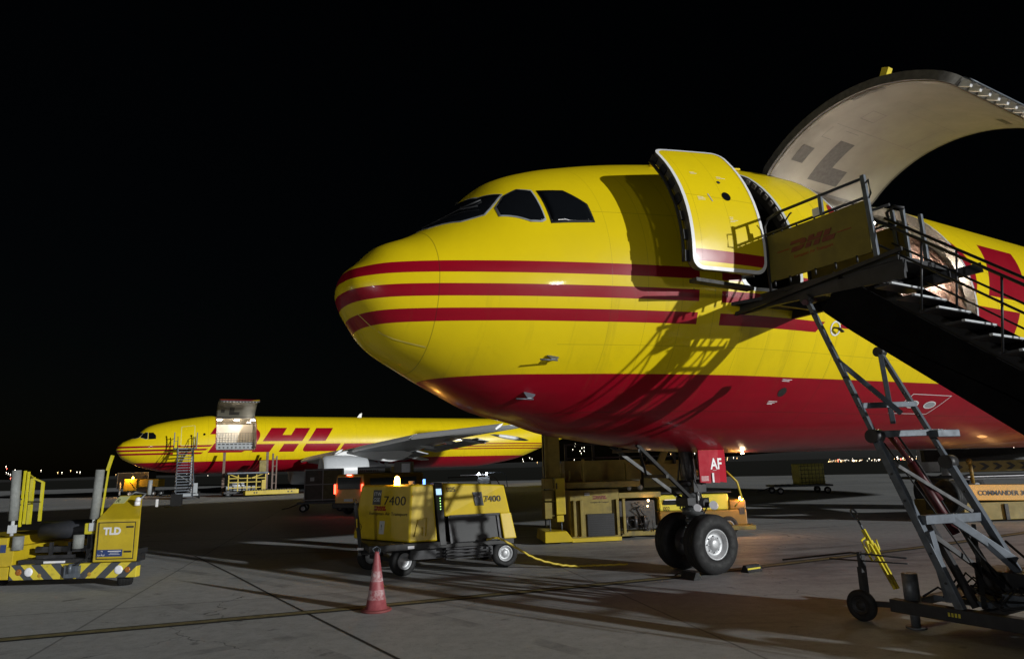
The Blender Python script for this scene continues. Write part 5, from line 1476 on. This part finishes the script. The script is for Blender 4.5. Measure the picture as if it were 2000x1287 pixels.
# ---------------------------------------------------------------- big loader behind the nose gear
def deck_loader():
    X, Y = 2.0, 17.8
    T = thing('cargo_loader', 'dark yellow container loader with tall column and black panel left of the nose wheels', 'cargo loader', (X, Y, 0), R_(8), 'cargo loaders')
    def bx(x0, x1, y0, y1, z0, z1, name, mat, par=T, bev=.01): return MB().box(x0 - X, x1 - X, y0 - Y, y1 - Y, z0, z1).build(name, mat, par, bevel=bev)
    bx(.82, 1.22, 18.2, 18.6, 1.62, 3.4, 'column', M_shyel)
    MB().tube([(.76 - X, .3, .4), (.77 - X, .3, 3.0)], .018, 6).build('column_cable', M_black, T)
    c = MB()
    for z0, z1 in ((.62, 1.02), (1.06, 1.32), (1.36, 1.62)): c.box(.70 - X, .95 - X, 0, .4, z0, z1)
    c.build('mast_segment', M_shyel, T, bevel=.01)
    bx(.98, 1.22, 17.7, 18.0, .72, 1.62, 'yellow_mast', M_yellow); bx(.98, 1.16, 17.69, 18.0, .54, .70, 'mast_foot', M_yellow)
    MB().box(.985 - X, 1.02 - X, -.12, -.11, 1.35, 1.5).build('mast_hole', M_dark, T)
    c = MB(); c.tube([(1.12 - X, 0, .55), (1.12 - X, 0, .3)], .015, 6); c.tube([(.82 - X, 0, .6), (.82 - X, 0, .3)], .015, 6); c.build('rod', M_steel, T)
    b = MB(); b.hexa([(.62 - X, -.3, .06), (1.38 - X, -.3, .06), (1.38 - X, 1.0, .06), (.62 - X, 1.0, .06), (.64 - X, -.2, .32), (1.2 - X, -.2, .32), (1.2 - X, .9, .32), (.64 - X, .9, .32)])
    b.build('outrigger', M_yellow, T, bevel=.02)
    body = bx(1.36, 2.66, 17.8, 20.6, .1, 1.30, 'side_body', M_shyel)
    bx(1.3, 3.3, 17.9, 20.8, 1.34, 1.50, 'deck', M_shyel)
    r = bx(1.78, 2.5, 17.76, 17.79, .14, .70, 'radiator_grille', M_black, body)
    c = MB()
    for k in range(9): c.box(1.80 - X, 2.48 - X, -.055, -.045, .18 + .055 * k, .195 + .055 * k)
    c.build('grille_slat', M_dsteel, r)
    for x in (1.42, 1.60, 2.55, 2.72): bx(x, x + .07, 17.70, 17.78, .16, 1.05, 'vertical_rib', M_shyel, T, .008)
    bx(1.36, 2.66, 17.72, 17.79, .02, .12, 'sill', M_yellow)
    logo('word_mark', .085, simple('shaded_red', (.16, .02, .02), .6), body, (1.96 - X, -.003, 1.06), (1, 0, 0), (0, 0, 1))
    text('company_line', 'European Air Transport', .05, M_ink, body, (1.90 - X, -.003, .97), (1, 0, 0), (0, 0, 1), .002)
    bx(1.74, 1.88, 17.78, 17.79, 1.16, 1.23, 'label_plate', M_grey, body, 0)
    c = MB(); c.box(1.78 - X, 1.84 - X, .2, .3, 1.5, 2.08); c.box(3.05 - X, 3.12 - X, .5, .6, 1.5, 1.95); c.box(1.5 - X, 1.55 - X, .6, .7, 1.5, 1.8)
    c.build('guard_post', M_shyel, T)
    p = bx(2.70, 3.68, 18.0, 20.4, .25, .98, 'engine_bay', M_dark)
    c = MB(); random.seed(9)
    for k in range(16):
        x = random.uniform(2.75, 3.6); z = random.uniform(.2, .85)
        c.tube([(x - X, .12, z), (x + random.uniform(-.2, .2) - X, .05, z + random.uniform(-.1, .1)), (x + random.uniform(-.3, .3) - X, .14, z + random.uniform(-.25, .25))], .014, 5)
    for k in range(3): c.cyl((2.85 + .25 * k - X, .1, .3), (2.85 + .25 * k - X, .1, .6), .06, 10)
    c.build('engine_pipes', M_dsteel, T)
    bx(2.66, 3.80, 17.8, 20.6, 1.06, 1.20, 'upper_beam', M_shyel); bx(2.6, 3.7, 17.9, 18.4, .10, .22, 'lower_beam', M_shyel)
    wd = MB(); wd.sphere((3.3 - X, .15, 1.32), .08, 10); wd.sphere((3.0 - X, .15, 1.30), .06, 10); wd.build('control_knob', M_grey, T)
    e = MB(); e.sphere((3.45 - X, .0, .98), .028, 8); e.sphere((3.42 - X, .0, .84), .018, 8); e.build('work_lamp', emit('small_warm_lamp', (1, .6, .25), 25), T)
    pl = lamp('work_light', 'POINT', (3.45 - X, -.15, .98), 3.5, (1, .55, .25), .04); pl.parent = T
    for x, y in ((1.7, 18.4), (3.0, 18.4), (1.7, 20.2), (3.0, 20.2)): wheel(T, (x - X, y - Y, .25), (0, -1, 0), .25, .2, .13)
    u = MB()
    u.box(1.5 - X, 5.6 - X, 1.6, 4.6, 1.62, 2.0); u.box(1.4 - X, 5.8 - X, 1.4, 1.6, 1.55, 1.72)
    u.box(1.45 - X, 3.6 - X, .9, 1.3, 1.5, 2.05); u.box(3.7 - X, 4.9 - X, 1.0, 1.35, 1.28, 1.9)
    u.build('lift_table', M_shyel, T)
    u = MB()
    for x in (1.6, 2.4, 3.2, 4.0, 4.8, 5.5): u.box(x - X, x + .07 - X, 1.5, 1.57, 1.72, 2.5)
    for z in (2.1, 2.48): u.box(1.6 - X, 5.57 - X, 1.51, 1.56, z, z + .05)
    u.build('table_railing', M_dsteel, T)
    u = MB(); u.prism([(3.9 - X, 1.0, 1.5), (4.4 - X, 1.0, 2.5), (4.6 - X, 1.0, 2.5), (4.1 - X, 1.0, 1.5)], (0, .1, 0)); u.build('drive_cabin', M_shyel, T)
    rl_ = MB(); rl_.prism([(2.55 - X, 1.35, 1.72), (3.1 - X, 1.35, 1.72), (3.15 - X, 1.35, 1.90), (2.9 - X, 1.35, 1.86)], (0, .04, 0)); rl_.build('red_lit_panel', emit('red_panel_glow', (1.0, .12, .05), .9), T)
    return T


deck_loader()


def baggage_tractor():
    X, Y = 4.9, 18.3
    T = thing('baggage_tractor', 'yellow tractor numbered 002 with glowing amber lamp behind the nose wheels', 'tractor', (X, Y, 0))
    def bx(x0, x1, y0, y1, z0, z1, name, mat, par=T, bev=.01): return MB().box(x0 - X, x1 - X, y0 - Y, y1 - Y, z0, z1).build(name, mat, par, bevel=bev)
    b = bx(3.76, 6.06, 18.25, 19.8, .28, .68, 'lower_body', simple('ochre_paint', (.26, .15, .02), .45, var=.3, dirt=.5), T, .03)
    c = bx(3.78, 5.62, 18.3, 19.6, .68, 1.09, 'cab', simple('lemon_paint', (.68, .60, .06), .4, var=.12), T, .03)
    bx(3.70, 5.68, 18.2, 19.7, 1.12, 1.16, 'roof', M_dsteel)
    w = bx(3.88, 4.3, 18.27, 18.295, .84, .96, 'side_window', M_glass, c, 0)
    bx(3.92, 4.22, 18.262, 18.268, .955, .98, 'window_reflector', M_refl, c, 0)
    bx(4.6, 5.1, 18.27, 18.295, .74, 1.0, 'side_window', M_glass, c, 0)
    text('fleet_number', '002', .15, M_ink, c, (3.87 - X, -.004, .69), (1, 0, 0), (0, 0, 1), .003, sx=.8)
    bx(5.62, 6.06, 18.25, 19.8, .68, .93, 'hood', simple('ochre_paint', (.42, .24, .03), .45), T, .04)
    bx(5.4, 6.22, 18.1, 20.0, .17, .28, 'bumper', M_shyel)
    bx(5.86, 6.0, 18.24, 18.249, .55, .72, 'vent', M_dark, T, 0)
    e = MB(); e.sphere((5.93 - X, -.07, .955), .055, 10); e.build('amber_lamp', E_amber, T)
    e = MB(); e.sphere((3.96 - X, -.04, .55), .03, 8, (1.4, 1, 1)); e.build('side_lamp', emit('orange_side_lamp', (1, .4, .1), 12), T)
    pl = lamp('amber_light', 'POINT', (5.98 - X, -.45, .95), 13, (1, .42, .16), .06); pl.parent = T
    for x in (4.25, 5.55):
        for y in (18.32, 19.6): wheel(T, (x - X, y - Y, .26), (0, -1 if y < 19 else 1, 0), .26, .2, .14)
    return T


baggage_tractor()


# chocks at the nose wheel
def chock(label, s, l, rz):
    T = thing('wheel_chock', label, 'chock', tuple(Vector((-2.593, 9.298, 0)) + AX * s + PT * l), NYAW + rz, 'chocks at the nose wheel')
    MB().prism([(-.17, -.09, 0), (-.17, .09, 0), (-.17, .03, .12), (-.17, -.03, .12)], (.34, 0, 0)).build('block', M_rubber, T)
    MB().box(-.16, .16, -.066, -.06, .045, .075).build('yellow_stripe', simple('bright_yellow_paint', (.75, .62, .03), .4), T)
    m = MB(); m.tube([(.17, 0, .06), (.22, 0, .08), (.3, .02, .05), (.36, .05, .02)], .012, 5); m.box(.15, .2, -.05, .05, 0, .10); m.build('rope', M_black, T)
chock('black chock with a bright yellow stripe behind the nose wheel', 7.42, .62, 0)
chock('dark low chock in front of the nose wheel, hardly lit', 6.08, .5, 1.5)


# ---------------------------------------------------------------- van and containers beyond the power unit
def van():
    X, Y = -6.5, 33
    T = thing('delivery_van', 'yellow van with glowing red tail lights behind the power unit', 'van', (X, Y, 0), R_(-28))
    # local: -y = rear (towards camera)
    H = 1.95
    ochre = simple('van_yellow', (.50, .30, .02), .35, var=.12)
    b = MB(); b.prism([(-.85, -2.3, .35), (.85, -2.3, .35), (.88, -2.3, 1.2), (.78, -2.25, 1.82), (-.78, -2.25, 1.82), (-.88, -2.3, 1.2)], (0, 4.6, 0))
    B = b.build('body', ochre, T, bevel=.09)
    MB().box(-.66, .66, -2.335, -2.30, 1.15, 1.68).build('rear_window', M_glass, B, bevel=.02)
    s = MB(); s.box(.885, .90, -1.9, 1.6, 1.22, 1.62); s.box(-.90, -.885, -1.9, 1.6, 1.22, 1.62); s.build('side_window', M_glass, B, bevel=.01)
    for x in (-.80, .80): MB().box(x - .045, x + .045, -2.36, -2.31, .95, 1.38).build('tail_light', E_red, B, bevel=.01)
    MB().box(-.12, .12, -2.32, -2.27, 1.76, 1.80).build('brake_light', emit('red_lamp_hot', (1, .12, .08), 16), B)
    MB().box(-.26, .26, -2.325, -2.305, .62, .73).build('number_plate', M_lgrey, B)
    MB().box(-.86, .86, -2.42, -2.25, .32, .55).build('bumper', M_black, T, bevel=.03)
    for x in (-.76, .76):
        for y in (-1.45, 1.5): wheel(T, (x, y, .32), (1 if x > 0 else -1, 0, 0), .32, .2, .18)
van()


def ake(label, loc, rz, dolly=True, txt=None, dull=1.0):
    """lower-deck container with one slanted side, on its own dolly"""
    T = thing('cargo_container', label, 'container', loc, rz, 'metal containers beyond the power unit')
    z0 = .52
    b = MB(); b.prism([(-.78, -.77, z0), (.78, -.77, z0), (1.1, -.77, z0 + .45), (1.1, -.77, z0 + 1.6), (-.78, -.77, z0 + 1.6)], (0, 1.54, 0))
    B = b.build('shell', M_container, T, bevel=.01)
    f = MB()
    for x in (-.78, .1, 1.06): f.box(x, x + .05, -.80, -.771, z0 + (.45 if x > 1 else 0), z0 + 1.6)
    for z in (z0 + .04, z0 + .8, z0 + 1.52): f.box(-.78, 1.1 if z > z0 + .3 else .78, -.795, -.771, z, z + .05)
    f.build('frame_bar', M_grey, B)
    MB().box(.15, 1.04, -.79, -.772, z0 + .12, z0 + 1.5).build('curtain', simple('olive_curtain', (.15, .13, .06), .7, var=.4), B)
    MB().box(-.5, -.3, -.79, -.772, z0 + 1.0, z0 + 1.18).build('label_card', M_lgrey, B)
    if txt:
        pl = MB().box(-.7, .75, -.80, -.796, z0 + 1.27, z0 + 1.5).build('number_panel', M_lgrey, B)
        text('container_number', txt, .2, M_ink, pl, (-.66, -.80, z0 + 1.31), (1, 0, 0), (0, 0, 1), .003, sx=.85)
    return T


def dolly(label, loc, rz, w=2.4, d=1.7):
    T = thing('dolly', label, 'dolly', loc, rz, 'flat dollies')
    MB().box(-w / 2, w / 2, -d / 2, d / 2, .40, .50).build('bed', M_steel, T, bevel=.01)
    r = MB()
    for k in range(9): r.cyl((-w / 2 + .15 + k * (w - .3) / 8, -d / 2 + .1, .505), (-w / 2 + .15 + k * (w - .3) / 8, d / 2 - .1, .505), .014, 6)
    r.build('roller', M_steel, T)
    MB().tube([(-w / 2, 0, .38), (-w / 2 - .5, 0, .2), (-w / 2 - .8, 0, .15)], .03, 6).build('draw_bar', M_dsteel, T)
    for x in (-w / 2 + .3, w / 2 - .3):
        for y in (-d / 2 + .1, d / 2 - .1): wheel(T, (x, y, .19), (0, -1 if y < 0 else 1, 0), .19, .12, .1)
    return T


ake('dark metal container with olive curtain standing left of the van', (-10.1, 35.4, 0), R_(12))
dolly('low dolly under the dark container left of the van', (-10.0, 35.4, 0), R_(12))
ake('metal container lettered AKE 8484 between the van and the engine', (-8.2, 39.2, .05), R_(4), txt='AKE 8484 DHL')
dolly('low dolly under the lettered container behind the van', (-8.1, 39.2, 0.05), R_(4))
T = thing('cargo_container', 'pale crate with white notice glimpsed over the power unit', 'container', (-6.35, 38.3, 0), 0, 'metal containers beyond the power unit')
MB().box(-.5, .45, 0, 1.0, .5, 2.4).build('shell', simple('pale_crate', (.22, .2, .18), .6), T, bevel=.01)
MB().box(-.08, .38, -.012, -.002, 1.65, 2.3).build('notice', M_refl, T)

T = thing('tug', 'dark tug with two bright white lamps on its roof behind the power unit', 'tug', (-1.5, 30, 0), 0)
MB().box(-.9, .95, 0, 2.4, .45, 1.15).build('body', M_dsteel, T, bevel=.05)
MB().box(-.2, .35, .05, 1.2, 1.16, 1.58).build('cab', M_grey, T, bevel=.04)
MB().box(-.95, .1, -.02, .04, 1.62, 1.66).build('lamp_bar', M_refl, T)
for x in (-.14, .2): MB().sphere((x, -.05, 1.68), .05, 10).build('roof_lamp', emit('white_roof_lamp', (.9, .95, 1), 30), T)
MB().tube([(.3, .1, 1.72), (.9, .1, 1.72), (1.05, .1, 1.6), (1.1, .1, 1.1)], .02, 6).build('rail', M_steel, T)
for x in (-.7, .75):
    for y in (.1, 2.1): wheel(T, (x, y, .3), (0, -1 if y < 1 else 1, 0), .3, .2, .16)

# ---------------------------------------------------------------- power unit and trolley by the far airplane
T = thing('ground_power_unit', 'small distant yellow power unit with amber beacon left of the far stairs', 'power unit', (-40.4, 72, 0), 0)
MB().box(-.7, .7, -.6, .8, .6, 1.83).build('cab_housing', M_gpu, T, bevel=.05)
MB().box(.72, 2.9, -.5, .8, .95, 1.75).build('canopy', M_gpu, T, bevel=.05)
MB().box(.72, 2.6, -.62, -.5, .45, .93).build('cable_tray', M_black, T)
MB().box(-.8, 2.95, -.5, .7, .4, .58).build('chassis', M_black, T)
MB().cyl((-.1, 0, 1.84), (-.1, 0, 2.02), .07, 10).build('amber_beacon', E_amber, T)
pl = lamp('beacon_light', 'POINT', (-.1, -.9, 2.0), 160, (1, .5, .12), .07); pl.parent = T
MB().tube([(-.1, 0, 1.84), (-.05, -.6, 1.5), (.6, -.8, .9)], .03, 6).build('cable', M_black, T)
MB().cyl((-1.0, -.7, .2), (-1.0, -.7, 1.5), .09, 12).build('padded_post', M_grey, T)
for x in (0, 2.6):
    for y in (-.5, .7): wheel(T, (x, y, .3), (0, -1 if y < 0 else 1, 0), .3, .2, .17)
T = thing('cargo_container', 'grey mesh sided container behind the small distant power unit', 'container', (-42.0, 74.5, 0), 0, 'metal containers beyond the power unit')
MB().box(-1.6, 1.8, 0, 1.6, .75, 2.5).build('shell', simple('grey_mesh_panel', (.13, .13, .13), .6, var=.5, scale=20), T, bevel=.02)
f = MB()
for x in (-1.6, .05, 1.75): f.box(x, x + .06, -.04, -.002, .75, 2.5)
for z in (.75, 2.44): f.box(-1.6, 1.8, -.07, -.042, z, z + .06)
f.build('frame_bar', M_lgrey, T)
dolly('distant dolly under the grey mesh container', (-41.9, 75.3, 0), 0, 3.2)
T = thing('tow_cart', 'low dark cart with white drum beside the foot of the far stairs', 'cart', (-25.8, 64.2, 0), R_(28))
MB().box(-1.4, 1.4, -.5, .5, .5, .9).build('body', M_grey, T, bevel=.03)
MB().cyl((-1.0, 0, .92), (.2, 0, .92), .3, 14).build('drum', M_lgrey, T)
for x in (-1, 1):
    for y in (-.5, .5): wheel(T, (x, y, .28), (0, -1 if y < 0 else 1, 0), .28, .16, .15)

# ---------------------------------------------------------------- right hand background
dolly('flat dolly carrying the netted yellow load under the belly', (16.2, 39.4, 0), R_(-3), 3.2)
T = thing('netted_load', 'yellow netted cargo load standing on a dolly under the belly', 'cargo', (16.8, 39.4, .5), R_(-3))
b = MB(); bmesh.ops.create_cube(b.bm, size=1); bmesh.ops.subdivide_edges(b.bm, edges=b.bm.edges[:], cuts=7, use_grid_fill=True)
for v in b.bm.verts:
    v.co = Vector((v.co.x * 1.35, v.co.y * 1.3, (v.co.z + .5) * 1.15)) + Vector((1, 1, .6)) * .05 * mn.noise(v.co * 4)
    v.co.z = max(v.co.z, .02)
b.build('load', simple('net_yellow', (.55, .5, .12), .6, var=.45, scale=9), T, smooth=True)
nn = MB()
for k in range(7): nn.tube([(-.62 + .2 * k, -.70, .03), (-.62 + .2 * k, -.70, 1.15)], .012, 4)
for k in range(5): nn.tube([(-.68, -.71, .15 + .22 * k), (.68, -.71, .15 + .22 * k)], .012, 4)
nn.build('net_cords', M_dsteel, T)


def commander():
    X, Y = 14.0, 20
    T = thing('cargo_loader', 'loader with orange lit side beam in black capitals, behind the right stair leg', 'cargo loader', (X, Y, 0), 0, 'cargo loaders')
    def bx(x0, x1, y0, y1, z0, z1, name, mat, par=T, bev=.01): return MB().box(x0 - X, x1 - X, y0 - Y, y1 - Y, z0, z1).build(name, mat, par, bevel=bev)
    s = MB(); s.hexa([(12.77 - X, 0, .63), (18.2 - X, 0, .50), (18.2 - X, .3, .50), (12.77 - X, .3, .63), (12.82 - X, 0, 1.07), (18.2 - X, 0, .95), (18.2 - X, .3, .95), (12.82 - X, .3, 1.07)])
    B = s.build('side_beam', simple('orange_yellow_paint', (.66, .34, .04), .4, var=.15, dirt=.3), T, bevel=.01)
    text('model_letters', 'COMMANDER 30', .185, M_ink, B, (13.38 - X, -.003, .765), (1, 0, -.024), (.024, 0, 1), .004, bold=.006)
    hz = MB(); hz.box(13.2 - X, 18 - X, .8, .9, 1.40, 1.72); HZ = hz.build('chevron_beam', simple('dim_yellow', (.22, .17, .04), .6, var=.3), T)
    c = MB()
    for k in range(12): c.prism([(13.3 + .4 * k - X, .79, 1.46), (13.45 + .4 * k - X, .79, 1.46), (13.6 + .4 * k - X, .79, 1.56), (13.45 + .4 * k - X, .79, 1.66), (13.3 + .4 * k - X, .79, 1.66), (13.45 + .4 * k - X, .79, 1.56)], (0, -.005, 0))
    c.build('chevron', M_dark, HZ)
    bx(13.5, 18, 20.5, 20.7, 1.255, 1.285, 'white_rail', M_refl)
    p = MB(); p.cyl((13.5 - X, .3, 1.08), (13.5 - X, .3, 1.78), .05, 10); p.sphere((13.48 - X, .3, 1.72), .09, 8); p.build('beacon_post', simple('dim_amber', (.3, .2, .04), .5), T)
    bx(12.95, 18, 20.05, 22.5, .06, .55, 'lower_body', M_shyel); bx(12.8, 18, 20.3, 23.5, 1.18, 1.24, 'deck', M_dsteel)
    for x in (14.1, 15.1): bx(x, x + .1, 19.99, 20.04, .06, .5, 'vertical_rib', M_dark, T, 0)
    f = MB(); f.box(13.2 - X, 18 - X, 2.0, 2.2, 1.72, 2.1); f.box(12.6 - X, 12.9 - X, 1, 1.3, .3, 1.2); f.build('upper_frame', M_dark, T)
    for x in (13.6, 16.5): wheel(T, (x - X, .15, .28), (0, -1, 0), .28, .2, .15, M_dsteel)
    e = MB(); e.sphere((13.0 - X, -.35, .75), .03, 8); e.build('work_lamp', emit('orange_side_lamp', (1, .4, .1), 12), T)
    pl = lamp('work_light', 'POINT', (13.7 - X, -1.2, .9), 7, (1, .5, .16), .12); pl.parent = T
commander()

# ---------------------------------------------------------------- town lights along the horizon
LAB = {'w': 'tiny white light in the far town along the horizon', 'a': 'tiny amber light in the far town along the horizon', 'r': 'tiny red light in the far town along the horizon'}
EM = {'w': emit('town_white', (1, .9, .75), 8), 'a': emit('town_amber', (1, .62, .25), 8), 'r': emit('town_red', (1, .15, .1), 10)}
proto = {}
def town(px, Y, z, r, k):
    X = (px - 1000) / 1302.5 * Y * 1.02
    key = (k, r)
    if key not in proto:
        m = MB(); m.sphere((0, 0, 0), r, 8); m.cyl((0, 0, -r * 6), (0, 0, -r * .9), r * .12, 5)
        o = m.build('street_lamp', EM[k]); proto[key] = o
    else:
        o = proto[key].copy(); COL.objects.link(o)
    o.location = (X, Y, z)
    tag(o, LAB[k], 'lamp', {'w': 'white town lights', 'a': 'amber town lights', 'r': 'red town lights'}[k])


random.seed(21)
for px, dy, k in ((10, 24, 'w'), (10, 19, 'w'), (25, 24, 'w'), (40, 31, 'w'), (42, 20, 'w'), (46, 18, 'w'), (42, 27, 'r'), (58, 24, 'w'), (58, 20, 'w'), (51, 9, 'r'), (107, 22, 'w'), (139, 17, 'a'), (147, 17, 'w'), (163, 20, 'a'), (175, 17, 'w'), (181, 17, 'w'), (50, 16, 'w')):
    town(px, 1500, 1.9 + (dy - 3) * 1500 / 1302, .6, k)
for i in range(8): town(random.uniform(1108, 1135), 1500, 1.9 + random.uniform(24, 52), .55, 'w')
for i in range(9): town(random.uniform(1010, 1140), 1500, 1.9 + random.uniform(8, 20), .5, random.choice('wwa'))
def low(px, d, r, k):                      # lamps low beyond the taxiway
    town(px, 300, max(.25, 1.935 - d * 300 / 1302), r, k)


for i in range(105):
    px = 1585 + 190 * random.random(); c = random.random()
    low(px, random.choice((2.5, 5, 6, 6.5, 7)) + random.uniform(-1, .5), .075 if c < .7 else (.11 if c < .93 else .2), 'r' if c > .975 else ('a' if random.random() > .55 else 'w'))
for i in range(26): town(random.uniform(1290, 1420), 1500, 1.9 + random.uniform(0, 24), .55, random.choice('waa'))
for i in range(16): town(random.uniform(1770, 2010), 1500, 1.9 + random.uniform(2, 22), .55, random.choice('wwa'))
for i in range(14): town(random.uniform(200, 640), 1500, 1.9 + random.uniform(0, 16), .4, random.choice('wa'))
